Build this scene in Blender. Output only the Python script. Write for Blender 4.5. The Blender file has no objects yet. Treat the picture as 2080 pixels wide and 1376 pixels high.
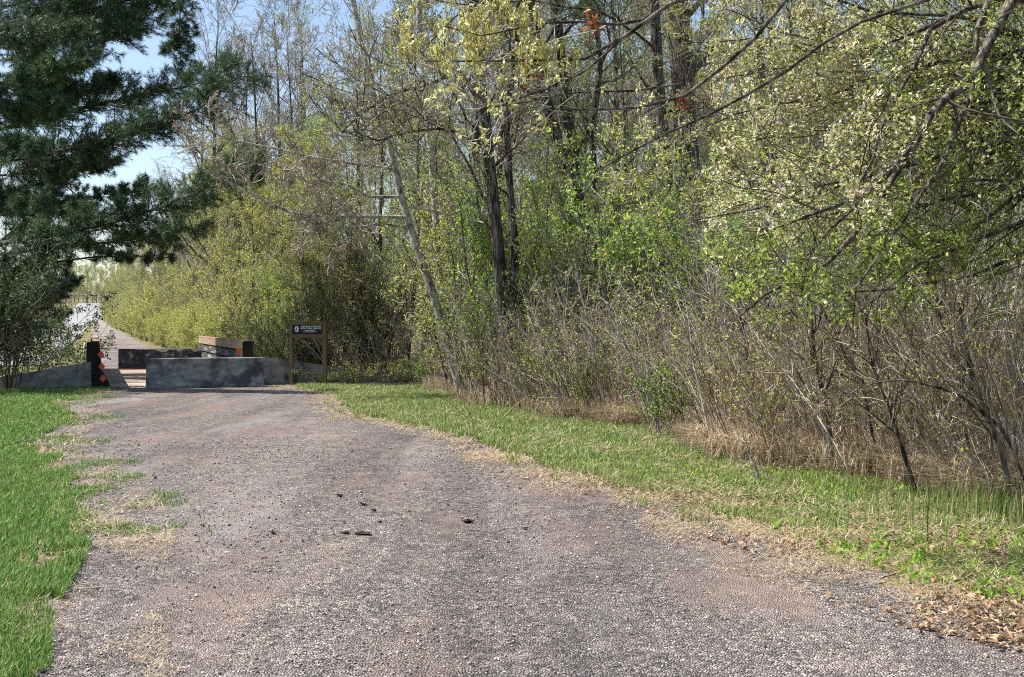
import bpy, math
import numpy as np
from mathutils import Vector, Matrix
R = math.radians
C = bpy.context.scene
# ------------------------------------------------------------------ camera, sky, sun, exposure
F, HZ, EYE = 2200.0, 664.0, 1.65           # focal length and horizon in photo pixels, eye height
cam = bpy.data.cameras.new('camera'); camo = bpy.data.objects.new('camera', cam)
C.collection.objects.link(camo); C.camera = camo
cam.sensor_width = 36; cam.lens = 36*F/2080; cam.clip_end = 9000; cam.clip_start = .05
camo.location = (0, 0, EYE); camo.rotation_euler = (R(90), 0, 0); cam.shift_y = -24/2080
SUN_EL, SUN_AZ = R(54), R(-77)             # azimuth from +Y, negative to the left
w = bpy.data.worlds.new('World'); C.world = w; w.use_nodes = True
nt = w.node_tree; sky = nt.nodes.new('ShaderNodeTexSky'); sky.sky_type = 'NISHITA'; sky.sun_disc = False
sky.sun_elevation = SUN_EL; sky.sun_rotation = SUN_AZ; sky.air_density = 1.0; sky.dust_density = 1.1; sky.ozone_density = .7
nt.links.new(sky.outputs[0], nt.nodes['Background'].inputs[0]); nt.nodes['Background'].inputs[1].default_value = .10
sl = bpy.data.lights.new('sun', 'SUN'); sl.energy = 5.0; sl.angle = R(.5); sl.color = (1, .95, .86)
so = bpy.data.objects.new('sun', sl); C.collection.objects.link(so)
sdir = Vector((math.sin(SUN_AZ)*math.cos(SUN_EL), math.cos(SUN_AZ)*math.cos(SUN_EL), math.sin(SUN_EL)))
so.rotation_euler = sdir.to_track_quat('Z', 'Y').to_euler(); so.location = (0, 0, 40)
C.view_settings.view_transform = 'Standard'; C.view_settings.look = 'None'; C.view_settings.exposure = 0.95; C.view_settings.gamma = 1
C.render.engine = 'CYCLES'; C.cycles.max_bounces = 5; C.cycles.diffuse_bounces = 3; C.cycles.transmission_bounces = 3
C.cycles.glossy_bounces = 1; C.cycles.use_denoising = False; C.cycles.sample_clamp_indirect = 4
C.cycles.caustics_reflective = False; C.cycles.caustics_refractive = False; C.cycles.pixel_filter_type = 'BLACKMAN_HARRIS'; C.cycles.filter_width = 1.05

# ------------------------------------------------------------------ helpers
def px(x, y, D): return np.array([(x-1040)/F*D, D, EYE-(y-HZ)/F*D])
def gr(x, y): D = EYE*F/(y-HZ); return ((x-1040)/F*D, D)
U = np.array([-.360, .933, 0]); V = np.array([.933, .360, 0]); O = np.array([-11.1, 29.3, 0])
def br(s, l, z=0): return O+U*s+V*l+np.array([0, 0, z])       # bridge coordinates: along, across, up
def gz(y): return np.interp(y, [-50, 80, 104, 161, 300, 645, 1300, 3000], [0, 0, .09, .48, 1.5, 5.7, 30, 90])
def ditch(x, y):
    s = (x-O[0])*U[0]+(y-O[1])*U[1]; l = (x-O[0])*V[0]+(y-O[1])*V[1]
    f = np.clip((s-.8)/2.2, 0, 1)*np.clip((13.2-s)/2.2, 0, 1); f = f*f*(3-2*f)
    return -1.3*f*np.clip((l+24)/4, 0, 1)*np.clip((22-l)/4, 0, 1)
def nz(v): return v/np.maximum(np.linalg.norm(v, axis=-1, keepdims=True), 1e-9)
def vn(x, y, seed=0):                                          # smooth value noise on arrays, 0..1
    def h(i, j): 
        a = np.sin(i*127.1+j*311.7+seed*74.7)*43758.5453; return a-np.floor(a)
    i, j = np.floor(x), np.floor(y); u, v = x-i, y-j; u = u*u*(3-2*u); v = v*v*(3-2*v)
    return (h(i, j)*(1-u)+h(i+1, j)*u)*(1-v)+(h(i, j+1)*(1-u)+h(i+1, j+1)*u)*v
def fbm(x, y, seed=0): return (vn(x, y, seed)+.5*vn(x*2.1, y*2.1, seed+3)+.25*vn(x*4.3, y*4.3, seed+7))/1.75

class MB:                                                      # collects numpy pieces, builds ONE mesh
    def __init__(s): s.v = []; s.f = []; s.m = []; s.n = 0
    def add(s, v, f, mi=0):
        v = np.asarray(v, float).reshape(-1, 3); f = np.asarray(f)
        if len(v) == 0 or len(f) == 0: return s
        s.v.append(v); s.f.append(f+s.n); s.m.append((f.shape, mi)); s.n += len(v); return s
    def box(s, c, size, ax=None, mi=0, bev=0):
        c = np.asarray(c, float); h = np.asarray(size, float)/2
        ax = np.eye(3) if ax is None else ax
        q = np.array([[x, y, z] for x in (-1, 1) for y in (-1, 1) for z in (-1, 1)], float)*h
        s.add(c+q@ax, [[0, 1, 3, 2], [4, 6, 7, 5], [0, 4, 5, 1], [2, 3, 7, 6], [0, 2, 6, 4], [1, 5, 7, 3]], mi); return s
    def prism(s, prof, a, b, mi=0):                            # prof: list of 3-vectors, swept from offset a to offset b
        prof = np.asarray(prof, float); n = len(prof)
        v = np.vstack([prof+a, prof+b]); i = np.arange(n); j = (i+1) % n
        s.add(v, np.stack([i, j, j+n, i+n], 1), mi)
        for o in (0, n):
            for k in range(1, n-1): s.add(v[[o, o+k, o+k+1]], [[0, 1, 2]], mi)
        return s
    def tubes(s, P, Rr, sides=3, mi=0):
        M, K = P.shape[:2]
        if M == 0: return s
        d = nz(P[:, -1]-P[:, 0]); ref = np.where(np.abs(d[:, 2:3]) > .8, np.array([[1., 0, 0]]), np.array([[0, 0, 1.]]))
        a = nz(np.cross(d, ref)); b = np.cross(d, a)
        th = np.arange(sides)*2*math.pi/sides
        ring = a[:, None, None, :]*np.cos(th)[None, None, :, None]+b[:, None, None, :]*np.sin(th)[None, None, :, None]
        v = P[:, :, None, :]+ring*Rr[:, :, None, None]
        k = np.arange(K-1)[:, None]*sides; i = np.arange(sides)[None, :]; j = (i+1) % sides
        q = np.stack([k+i, k+j, k+sides+j, k+sides+i], -1).reshape(-1, 4)
        f = (q[None]+(np.arange(M)*K*sides)[:, None, None]).reshape(-1, 4)
        return s.add(v.reshape(-1, 3), f, mi)
    def build(s, name, mats, parent=None, smooth=False, col=None):
        me = bpy.data.meshes.new(name)
        v = np.vstack(s.v).astype(np.float32); me.vertices.add(len(v)); me.vertices.foreach_set('co', v.ravel())
        ls = np.concatenate([np.full(sh[0], sh[1], np.int32) for sh, _ in s.m]); idx = np.concatenate([f.ravel() for f in s.f]).astype(np.int32)
        me.loops.add(len(idx)); me.loops.foreach_set('vertex_index', idx)
        me.polygons.add(len(ls)); me.polygons.foreach_set('loop_start', np.concatenate([[0], np.cumsum(ls)[:-1]]).astype(np.int32))
        me.polygons.foreach_set('material_index', np.concatenate([np.full(sh[0], mi, np.int32) for sh, mi in s.m]))
        me.polygons.foreach_set('use_smooth', np.full(len(ls), smooth))
        me.update(calc_edges=True)
        for m in (mats if isinstance(mats, (list, tuple)) else [mats]): me.materials.append(m)
        o = bpy.data.objects.new(name, me); C.collection.objects.link(o)
        if parent: o.parent = parent
        s.v = s.f = None
        return o
def tag(o, label=None, cat=None, group=None, kind=None):
    if label: o['label'] = label
    if cat: o['category'] = cat
    if group: o['group'] = group
    if kind: o['kind'] = kind
    return o
def empty(name, loc, label, cat, group=None):
    o = bpy.data.objects.new(name, None); C.collection.objects.link(o); o.location = tuple(float(c) for c in loc); return tag(o, label, cat, group)
def local(mb, loc):                                            # shift world geometry so it can hang under an empty at loc
    mb.v = [v-np.asarray(loc, float) for v in mb.v]; return mb

# ------------------------------------------------------------------ materials
def N(nt, t, **k):
    n = nt.nodes.new(t)
    for a, b in k.items(): setattr(n, a, b)
    return n
def mat(name, rough=.85, spec=.2):
    m = bpy.data.materials.new(name); m.use_nodes = True; b = m.node_tree.nodes['Principled BSDF']
    b.inputs['Roughness'].default_value = rough; b.inputs['Specular IOR Level'].default_value = spec
    return m, m.node_tree, b
def ramp(nt, src, stops):
    r = N(nt, 'ShaderNodeValToRGB'); e = r.color_ramp.elements
    while len(e) < len(stops): e.new(.5)
    for k, (p, c) in enumerate(stops): e[k].position = p; e[k].color = (*c, 1)
    nt.links.new(src, r.inputs[0]); return r.outputs[0]
def noise(nt, scale, detail=3, stretch=None, rough=.6):
    tc = N(nt, 'ShaderNodeTexCoord'); n = N(nt, 'ShaderNodeTexNoise'); n.inputs['Scale'].default_value = scale
    n.inputs['Detail'].default_value = detail; n.inputs['Roughness'].default_value = rough
    if stretch:
        mp = N(nt, 'ShaderNodeMapping'); mp.inputs['Scale'].default_value = stretch
        nt.links.new(tc.outputs['Object'], mp.inputs[0]); nt.links.new(mp.outputs[0], n.inputs['Vector'])
    else: nt.links.new(tc.outputs['Object'], n.inputs['Vector'])
    return n.outputs['Fac']
def mix(nt, fac, a, b, mode='MIX'):
    m = N(nt, 'ShaderNodeMix', data_type='RGBA', blend_type=mode)
    for s, v in ((m.inputs[0], fac), (m.inputs[6], a), (m.inputs[7], b)):
        if isinstance(v, (int, float)): s.default_value = v
        elif isinstance(v, tuple): s.default_value = (*v, 1)
        else: nt.links.new(v, s)
    return m.outputs[2]
def bump(nt, b, h, st=.5, dist=.02):
    n = N(nt, 'ShaderNodeBump'); n.inputs['Strength'].default_value = st; n.inputs['Distance'].default_value = dist
    nt.links.new(h, n.inputs['Height']); nt.links.new(n.outputs[0], b.inputs['Normal'])
def m_noise(name, stops, scale=4, detail=4, stretch=None, rough=.85, bst=.4, bd=.02, spec=.2, scale2=None, c2=None):
    m, nt, b = mat(name, rough, spec); f = noise(nt, scale, detail, stretch); c = ramp(nt, f, stops)
    if scale2:
        g = noise(nt, scale2, 3); g = ramp(nt, g, [(.45, (0, 0, 0)), (.6, (1, 1, 1))]); c = mix(nt, g, c, c2)
    nt.links.new(c, b.inputs['Base Color']); bump(nt, b, f, bst, bd); return m
def m_leaf(name, stops, trans=.5, rough=.5, spec=.3):
    """leaf: colour varies per leaf; lets light through"""
    m, nt, b = mat(name, rough, spec); g = N(nt, 'ShaderNodeNewGeometry'); c = ramp(nt, g.outputs['Random Per Island'], stops)
    nt.links.new(c, b.inputs['Base Color']); t = N(nt, 'ShaderNodeBsdfTranslucent'); nt.links.new(c, t.inputs[0])
    ms = N(nt, 'ShaderNodeMixShader'); ms.inputs[0].default_value = trans
    nt.links.new(b.outputs[0], ms.inputs[1]); nt.links.new(t.outputs[0], ms.inputs[2])
    nt.links.new(ms.outputs[0], nt.nodes['Material Output'].inputs[0]); return m
def m_isl(name, stops, rough=.9, spec=.15):
    m, nt, b = mat(name, rough, spec); g = N(nt, 'ShaderNodeNewGeometry'); c = ramp(nt, g.outputs['Random Per Island'], stops)
    nt.links.new(c, b.inputs['Base Color']); return m

M = {}
M['bark'] = m_noise('dark_bark', [(.38, (.022, .018, .015)), (.5, (.085, .07, .056)), (.62, (.22, .195, .165))], 22, 5, (1, 1, .14), bst=1, bd=.05)
M['bark_grey'] = m_noise('grey_bark', [(.34, (.07, .063, .055)), (.46, (.28, .265, .24)), (.68, (.56, .55, .52))], 9, 6, (1, 1, .7), bst=.9, bd=.03)
M['twig'] = m_isl('twig_bark', [(0, (.09, .075, .06)), (.3, (.25, .22, .18)), (.7, (.42, .39, .34)), (1, (.56, .53, .48))])
M['twig_red'] = m_isl('brush_bark', [(0, (.07, .05, .04)), (.35, (.24, .165, .125)), (.7, (.43, .32, .25)), (1, (.66, .60, .52))])
M['twig_dark'] = m_isl('dark_twig_bark', [(0, (.035, .028, .022)), (.6, (.09, .075, .06)), (1, (.20, .18, .16))])
M['straw'] = m_leaf('dead_grass', [(0, (.20, .14, .08)), (.5, (.42, .33, .21)), (1, (.60, .51, .36))], .25, .8)
M['leaf_fresh'] = m_leaf('fresh_leaf', [(0, (.14, .28, .03)), (.5, (.28, .46, .06)), (1, (.45, .60, .12))], .55)
M['leaf_yellow'] = m_leaf('young_leaf', [(0, (.30, .35, .06)), (.5, (.47, .49, .11)), (1, (.66, .62, .24))], .5)
M['leaf_mid'] = m_leaf('mid_leaf', [(0, (.26, .32, .05)), (.5, (.46, .50, .10)), (1, (.62, .62, .20))], .5)
M['leaf_crab'] = m_leaf('crab_leaf', [(0, (.12, .20, .03)), (.5, (.28, .38, .06)), (.85, (.45, .54, .12)), (1, (.62, .66, .28))], .5, .4, .4)
M['leaf_pale'] = m_leaf('pale_crab_leaf', [(0, (.20, .22, .06)), (.35, (.42, .42, .14)), (.75, (.62, .60, .28)), (1, (.78, .74, .46))], .45, .45, .4)
M['leaf_shaded'] = m_leaf('shaded_aspen_leaf', [(0, (.02, .04, .012)), (.6, (.045, .085, .022)), (1, (.13, .20, .05))], .3)  # leaf colour darkened to stand for the pine's shade
M['grey_bud'] = m_leaf('grey_bud', [(0, (.30, .27, .16)), (.6, (.50, .46, .28)), (1, (.62, .60, .42))], .4)
M['leaf_rust'] = m_leaf('rusty_bud', [(0, (.28, .15, .07)), (.5, (.42, .27, .13)), (1, (.50, .40, .2))], .4)
M['oak_tuft'] = m_leaf('oak_young_leaf', [(0, (.48, .47, .14)), (.5, (.64, .62, .27)), (1, (.78, .75, .48))], .45)
M['catkin'] = m_leaf('oak_catkin', [(0, (.42, .40, .08)), (1, (.60, .55, .16))], .4)
M['dead_leaf'] = m_leaf('dead_oak_leaf', [(0, (.20, .07, .03)), (1, (.42, .17, .07))], .35)
M['litter'] = m_leaf('leaf_litter', [(0, (.13, .08, .045)), (.5, (.34, .22, .13)), (1, (.56, .42, .29))], .2, .8)
M['blossom'] = m_leaf('apple_blossom', [(0, (.70, .46, .40)), (.25, (.82, .72, .60)), (1, (.88, .84, .70))], .4)
M['needle'] = m_leaf('pine_needle', [(0, (.022, .052, .028)), (.5, (.052, .105, .046)), (.85, (.12, .20, .08)), (1, (.24, .33, .14))], .18, .45, .4)
M['grass'] = m_leaf('grass_blade', [(0, (.07, .15, .03)), (.5, (.13, .25, .045)), (.88, (.23, .36, .09)), (1, (.45, .42, .24))], .4, .5)
M['grass_v'] = m_leaf('verge_grass_blade', [(0, (.08, .16, .03)), (.45, (.17, .27, .055)), (.74, (.31, .40, .11)), (.8, (.40, .34, .19)), (1, (.56, .49, .31))], .4, .5)
M['concrete'] = m_noise('weathered_concrete', [(.25, (.10, .10, .097)), (.5, (.26, .255, .24)), (.8, (.46, .44, .41))], 3, 8, (1, 1, 2.2), .9, .35, .01, scale2=1.6, c2=(.075, .075, .08))
M['concrete_dark'] = m_noise('tarred_concrete', [(.3, (.02, .022, .03)), (.52, (.05, .052, .065)), (.62, (.20, .20, .21)), (.75, (.5, .5, .5))], 4.5, 7, None, .8, .3, .01)
M['concrete_pale'] = m_noise('bare_concrete', [(.3, (.35, .34, .32)), (.7, (.6, .59, .56))], 5, 5, None, .9, .2, .01)
M['rust'] = m_noise('rust_paint', [(.35, (.30, .07, .05)), (.7, (.42, .2, .16))], 6, 4)
M['deck'] = m_isl('deck_timber', [(0, (.24, .185, .14)), (.5, (.34, .275, .22)), (1, (.44, .37, .31))])
M['timber'] = m_noise('tan_timber', [(.3, (.20, .13, .085)), (.6, (.34, .245, .17)), (.8, (.44, .35, .26))], 3, 5, (1, 1, 6), .85)
M['timber_grey'] = m_noise('weathered_timber', [(.35, (.025, .022, .02)), (.55, (.075, .068, .062)), (.66, (.26, .25, .24)), (.8, (.48, .47, .45))], 1.6, 3, (1.2, .35, 7), .85)
M['timber_dark'] = m_noise('tarred_timber', [(.3, (.012, .010, .009)), (.7, (.04, .03, .026))], 6, 5, (1, 1, .2))
M['sign_wood'] = m_noise('treated_wood', [(.3, (.09, .068, .035)), (.6, (.17, .13, .07)), (.8, (.24, .195, .115))], 5, 5, (1, 1, .15), .85)
M['sign_black'], _n, _b = mat('black_board', .5); _b.inputs['Base Color'].default_value = (.012, .013, .018, 1)
M['white'], _n, _b = mat('white_paint', .6); _b.inputs['Base Color'].default_value = (.8, .8, .8, 1)
M['orange'], _n, _b = mat('orange_reflector', .4, .5); _b.inputs['Base Color'].default_value = (.60, .10, .015, 1)
M['siding'] = m_noise('white_siding', [(.3, (.7, .7, .7)), (.7, (.8, .8, .79))], 2, 2, (1, 1, 30), .6)
M['roof'] = m_noise('grey_shingle', [(.3, (.12, .12, .12)), (.7, (.22, .22, .22))], 8, 3)
M['clod'] = m_noise('dark_soil', [(.3, (.012, .010, .008)), (.7, (.05, .04, .033))], 30, 4, bst=1)
M['dandelion'], _n, _b = mat('dandelion_yellow', .7); _b.inputs['Base Color'].default_value = (.8, .62, .02, 1)
M['stone'] = m_isl('gravel_stone', [(0, (.10, .09, .09)), (.3, (.22, .19, .185)), (.6, (.33, .275, .26)), (.8, (.38, .27, .24)), (.93, (.48, .45, .43)), (1, (.66, .64, .61))])
M['roadm'] = m_noise('pale_road', [(.3, (.22, .215, .22)), (.7, (.30, .295, .30))], 2, 3)
M['water'], _n, _b = mat('creek_water', .06, .5); _b.inputs['Base Color'].default_value = (.03, .035, .025, 1)

def m_ground():
    m, nt, b = mat('verge_soil', .95, .1)
    big = noise(nt, .5, 5); fine = noise(nt, 22, 6, rough=.75)
    a = ramp(nt, fine, [(.3, (.07, .055, .03)), (.5, (.20, .155, .09)), (.7, (.38, .31, .2))])
    g = ramp(nt, fine, [(.3, (.05, .06, .02)), (.55, (.13, .14, .05)), (.75, (.30, .27, .15))])
    k = ramp(nt, big, [(.42, (0, 0, 0)), (.58, (1, 1, 1))]); c = mix(nt, k, g, a)
    nt.links.new(c, b.inputs['Base Color']); bump(nt, b, fine, .8, .03); return m
M['ground'] = m_ground()
def m_gravel(name, tint=1.0):
    m, nt, b = mat(name, .9, .2); tc = N(nt, 'ShaderNodeTexCoord')
    def vor(sc, feat='F1'):
        v = N(nt, 'ShaderNodeTexVoronoi'); v.feature = feat; v.inputs['Scale'].default_value = sc
        nt.links.new(tc.outputs['Object'], v.inputs['Vector']); return v
    v1, v2, e1 = vor(62), vor(26), vor(62, 'DISTANCE_TO_EDGE')
    sep = N(nt, 'ShaderNodeSeparateColor'); nt.links.new(v1.outputs['Color'], sep.inputs[0])
    c = ramp(nt, sep.outputs[0], [(0, (.13, .12, .122)), (.3, (.245, .228, .22)), (.55, (.36, .33, .31)), (.78, (.41, .33, .30)), (.9, (.46, .435, .41)), (1, (.68, .65, .61))])
    sep2 = N(nt, 'ShaderNodeSeparateColor'); nt.links.new(v2.outputs['Color'], sep2.inputs[0])
    k2 = ramp(nt, sep2.outputs[1], [(0, (.6, .6, .62)), (1, (1.25, 1.2, 1.18))]); c = mix(nt, 1.0, c, k2, 'MULTIPLY')
    cr = ramp(nt, e1.outputs['Distance'], [(0, (.25, .24, .24)), (.14, (1, 1, 1))]); c = mix(nt, .8, c, cr, 'MULTIPLY')
    # fine reddish sand lying in patches, long faint wheel bands
    def band(sc, st, det=6):
        mp = N(nt, 'ShaderNodeMapping'); mp.inputs['Rotation'].default_value = (0, 0, R(-18)); mp.inputs['Scale'].default_value = st; nt.links.new(tc.outputs['Object'], mp.inputs[0])
        n = N(nt, 'ShaderNodeTexNoise'); n.inputs['Scale'].default_value = sc; n.inputs['Detail'].default_value = det; n.inputs['Roughness'].default_value = .6; nt.links.new(mp.outputs[0], n.inputs['Vector']); return n.outputs['Fac']
    p = ramp(nt, band(1.1, (1, .28, 1)), [(.50, (0, 0, 0)), (.62, (.85, .85, .85))]); c = mix(nt, p, c, (.31, .235, .205))
    wt = ramp(nt, band(.9, (1, .07, 1), 4), [(.36, (.70, .70, .72)), (.5, (1, 1, 1)), (.62, (1.16, 1.15, 1.13))]); c = mix(nt, 1.0, c, wt, 'MULTIPLY')
    q = ramp(nt, noise(nt, .6, 5, (1.6, .3, 1)), [(.52, (0, 0, 0)), (.7, (.6, .6, .6))]); c = mix(nt, q, c, (.42, .39, .38))
    d = ramp(nt, noise(nt, 3.5, 6), [(.3, (.68, .68, .69)), (.7, (1.14, 1.13, 1.10))]); c = mix(nt, 1.0, c, d, 'MULTIPLY')
    nt.links.new(c, b.inputs['Base Color'])
    h = N(nt, 'ShaderNodeMath', operation='ADD'); nt.links.new(sep.outputs[1], h.inputs[0])
    mm = N(nt, 'ShaderNodeMath', operation='MULTIPLY'); mm.inputs[1].default_value = 3; nt.links.new(e1.outputs['Distance'], mm.inputs[0]); nt.links.new(mm.outputs[0], h.inputs[1])
    bump(nt, b, h.outputs[0], .9, .014); return m
M['gravel'] = m_gravel('trail_gravel')

# ------------------------------------------------------------------ growth, all arrays
def kids(P, Rr, n, rng, t=(.3, 1), ang=(30, 60), ls=.5, K=4, rf=.55, wander=.18, trop=.0, tip=.3, L0=None, flat=0, rmin=0):
    M0, Kp = P.shape[:2]; idx = np.repeat(np.arange(M0), n); m = len(idx)
    tt = rng.uniform(t[0], t[1], m); u = np.clip(tt*(Kp-1), 0, Kp-1.001); i = u.astype(int); f = (u-i)[:, None]
    pos = P[idx, i]*(1-f)+P[idx, i+1]*f; rad = (Rr[idx, i]*(1-f[:, 0])+Rr[idx, i+1]*f[:, 0])*rf
    tan = nz(P[idx, i+1]-P[idx, i]); rv = rng.normal(size=(m, 3)); rv[:, 2] *= (1-flat); perp = nz(np.cross(tan, np.cross(rv, tan)))
    a = np.radians(rng.uniform(ang[0], ang[1], m))[:, None]; d = nz(np.cos(a)*tan+np.sin(a)*perp)
    if L0 is None: Lp = np.linalg.norm(P[:, 1:]-P[:, :-1], axis=2).sum(1)[idx]*ls
    else: Lp = np.full(m, L0)
    L = Lp*(1.15-.6*tt)*rng.uniform(.6, 1.25, m)
    Q = np.empty((m, K, 3)); Q[:, 0] = pos
    for k in range(1, K):
        d = nz(d+wander*rng.normal(size=(m, 3))+np.array([0, 0, trop])); Q[:, k] = Q[:, k-1]+d*(L/(K-1))[:, None]
    return Q, np.maximum(rad[:, None]*np.linspace(1, tip, K)[None], rmin)
def line(pts, radii, K=12, rng=None, wob=0.0):                 # a traced limb resampled to K points
    pts = np.asarray(pts, float); radii = np.asarray(radii, float)
    s = np.concatenate([[0], np.cumsum(np.linalg.norm(np.diff(pts, axis=0), axis=1))]); t = np.linspace(0, s[-1], K)
    P = np.stack([np.interp(t, s, pts[:, k]) for k in range(3)], 1); r = np.interp(t, s, radii)
    if rng is not None and wob:
        n = np.cumsum(rng.normal(size=(K, 3)), 0)*wob*s[-1]/K; n -= n[0]; P = P+n*np.linspace(0, 1, K)[:, None]
    return P[None], r[None]
def sample(P, rng, n, t=(0, 1)):
    m = len(P); idx = np.repeat(np.arange(m), n); u = np.clip(rng.uniform(t[0], t[1], len(idx))*(P.shape[1]-1), 0, P.shape[1]-1.001)
    i = u.astype(int); f = (u-i)[:, None]; return P[idx, i]*(1-f)+P[idx, i+1]*f
def leaves(mb, pos, size, rng, mi=0, asp=.5, spread=.5, droop=0., n=1, fold=.25, up=0.):
    """leaf-sized four-cornered faces folded along the rib, n round every point"""
    pos = np.repeat(pos, n, 0); m = len(pos)
    if m == 0: return
    d = rng.normal(size=(m, 3)); d[:, 2] += up-droop; d = nz(d); s = size*rng.uniform(.6, 1.35, (m, 1))
    side = nz(np.cross(d, rng.normal(size=(m, 3)))); nrm = np.cross(d, side)
    p = pos+rng.normal(size=(m, 3))*size*spread
    a = p; c = p+d*s; mid = p+d*s*.45+nrm*s*fold*.3; b = mid+side*s*asp*.5; e = mid-side*s*asp*.5
    v = np.stack([a, b, c, e], 1).reshape(-1, 3); mb.add(v, np.arange(m*4).reshape(-1, 4), mi)

def make_tree(name, label, cat, loc, trunks, lv, leafspec, seed, bark='bark', twig='twig', group=None, limbs=None, sides=8, trunk_levels=1):
    """trunks: list of (P,R); lv: growth levels; leafspec: list of (leaf material, level, n per twig, t-range, size, aspect, cluster, droop)"""
    rng = np.random.default_rng(seed); loc = np.asarray(loc, float)
    e = empty(name, loc, label, cat, group); tb = MB(); cb = MB(); cur = []
    for P, Rr in trunks: tb.tubes(P, Rr, sides); cur.append((P, Rr))
    if limbs:
        for P, Rr in limbs: tb.tubes(P, Rr, 6); cur.append((P, Rr))
    levels = [cur]
    for k, L in enumerate(lv):
        nxt = []
        for P, Rr in (levels[-1] if L.get('from') is None else levels[L['from']]):
            kw = {a: b for a, b in L.items() if a not in ('n', 'from', 'sides')}
            Q = kids(P, Rr, L['n'], rng, **kw); nxt.append(Q)
            (tb if k < trunk_levels else cb).tubes(Q[0], Q[1], L.get('sides', 3 if k >= 2 else 5))
        levels.append(nxt)
    mats = [M[twig]]
    for lm, li, n, t, size, asp, cl, dr in leafspec:
        mats.append(M[lm])
        for P, Rr in levels[li]: leaves(cb, sample(P, rng, n, t), size, rng, len(mats)-1, asp, .6, dr, cl)
    local(tb, loc).build('trunk', M[bark], e, True); local(cb, loc).build('crown', mats, e)
    return e
def dup(root, loc, rz=0, sc=1.0, label=None, group=None):
    r = root.copy(); C.collection.objects.link(r); r.location = tuple(float(c) for c in loc); r.rotation_euler = (0, 0, rz); r.scale = (sc, sc, sc)
    if label: r['label'] = label
    if group: r['group'] = group
    for ch in root.children:
        c = ch.copy(); C.collection.objects.link(c); c.parent = r
    return r

# ------------------------------------------------------------------ ground, path, road, creek
def axis_vals(a): return np.unique(np.round(np.concatenate(a), 4))
def grid(xs, ys, zf):
    X, Y = np.meshgrid(xs, ys); Z = zf(X, Y); v = np.stack([X, Y, Z], -1).reshape(-1, 3)
    n = len(xs); i = np.arange(len(ys)-1)[:, None]*n; j = np.arange(n-1)[None]
    return v, np.stack([i+j, i+j+1, i+n+j+1, i+n+j], -1).reshape(-1, 4)
ys = axis_vals([np.arange(-30, 0, 5), np.arange(0, 60, .5), np.arange(60, 162, 6), [80, 104, 161, 300, 645, 1300, 3000, 6000]])
xs = axis_vals([[-4000, -1500, -600, -300, -150, -80, -50], np.arange(-40, 30, .5), [35, 50, 80, 150, 300, 600, 1500, 4000]])
def zg(X, Y): return gz(Y)+ditch(X, Y)
v, f = grid(xs, ys, zg); g = MB(); g.add(v, f)
tag(g.build('ground', M['ground'], None, True), kind='structure')
EDGE_R = [gr(*p) for p in [(2700, 1376), (2300, 1335), (2080, 1290), (1850, 1235), (1600, 1160), (1400, 1070), (1180, 1000), (1060, 960), (930, 905), (840, 872), (760, 862), (690, 845), (650, 815), (640, 800), (560, 790)]]
EDGE_L = [gr(*p) for p in [(60, 1376), (75, 1250), (150, 1130), (190, 1060), (160, 1000), (110, 930), (70, 885), (150, 862), (145, 840), (110, 822), (190, 800)]]
def xr(D):
    a = np.array(sorted(EDGE_R, key=lambda p: p[1])); x = np.interp(D, a[:, 1], a[:, 0]); far = -.386*D+4.4
    lo = 2.75+(5.2-D)*.9; x = np.where(D < a[0, 1], lo, x); return np.where(D > 31.5, far, x)
def xl(D):
    a = np.array(sorted(EDGE_L, key=lambda p: p[1])); x = np.interp(D, a[:, 1], a[:, 0]); x = np.where(D < a[0, 1], -2.27, x)
    return np.where(D > 29, -.386*D+.2, x)
def path_mesh():
    D = np.concatenate([np.arange(-4, 4, .5), 4*np.exp(np.arange(0, np.log(32/4), .0035))]); nc = 60
    rag = lambda D, s: (fbm(D*2.2, D*0, s)-.5)*.35*np.clip(D/12, .5, 1.6)+(vn(D*9, D*0, s+5)-.5)*.10
    l = xl(D)+rag(D, 1); r = xr(D)+.40+rag(D, 2)*1.3+(vn(D*4, D*0, 19)-.5)*.25; t = np.linspace(0, 1, nc)[None]
    X = l[:, None]*(1-t)+r[:, None]*t; Y = np.repeat(D[:, None], nc, 1)
    s = (X-O[0])*U[0]+(Y-O[1])*U[1]; Z = gz(Y)+.006+(fbm(X*1.3, Y*.7, 4)-.5)*.015*np.clip(np.minimum(t, 1-t)*8, 0, 1)
    v = np.stack([X, Y, Z], -1).reshape(-1, 3); i = np.arange(len(D)-1)[:, None]*nc; j = np.arange(nc-1)[None]
    f = np.stack([i+j, i+j+1, i+nc+j+1, i+nc+j], -1).reshape(-1, 4); f = f[(s.ravel()[f] < .25).all(1)]
    mb = MB(); mb.add(v, f)
    D2 = ys[(ys > 42) & (ys < 1000)]; D2 = axis_vals([D2, np.arange(42.5, 60, .5)]); t2 = np.linspace(0, 1, 5)[None]
    l2 = -.386*D2+.2-(fbm(D2*.2, D2*0, 6))*1.0; r2 = -.386*D2+4.4+(fbm(D2*.15, D2*0, 8)-.5)*1.0
    X = l2[:, None]*(1-t2)+r2[:, None]*t2; Y = np.repeat(D2[:, None], 5, 1); v = np.stack([X, Y, gz(Y)+.008+Y*.0003], -1).reshape(-1, 3)
    i = np.arange(len(D2)-1)[:, None]*5; j = np.arange(4)[None]; f = np.stack([i+j, i+j+1, i+6+j, i+5+j], -1).reshape(-1, 4)
    s = (v[:, 0]-O[0])*U[0]+(v[:, 1]-O[1])*U[1]; f = f[(s[f] > 13.4).all(1)]; mb.add(v, f)
    tag(mb.build('path', M['gravel'], None, True), kind='structure')
path_mesh()
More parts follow.
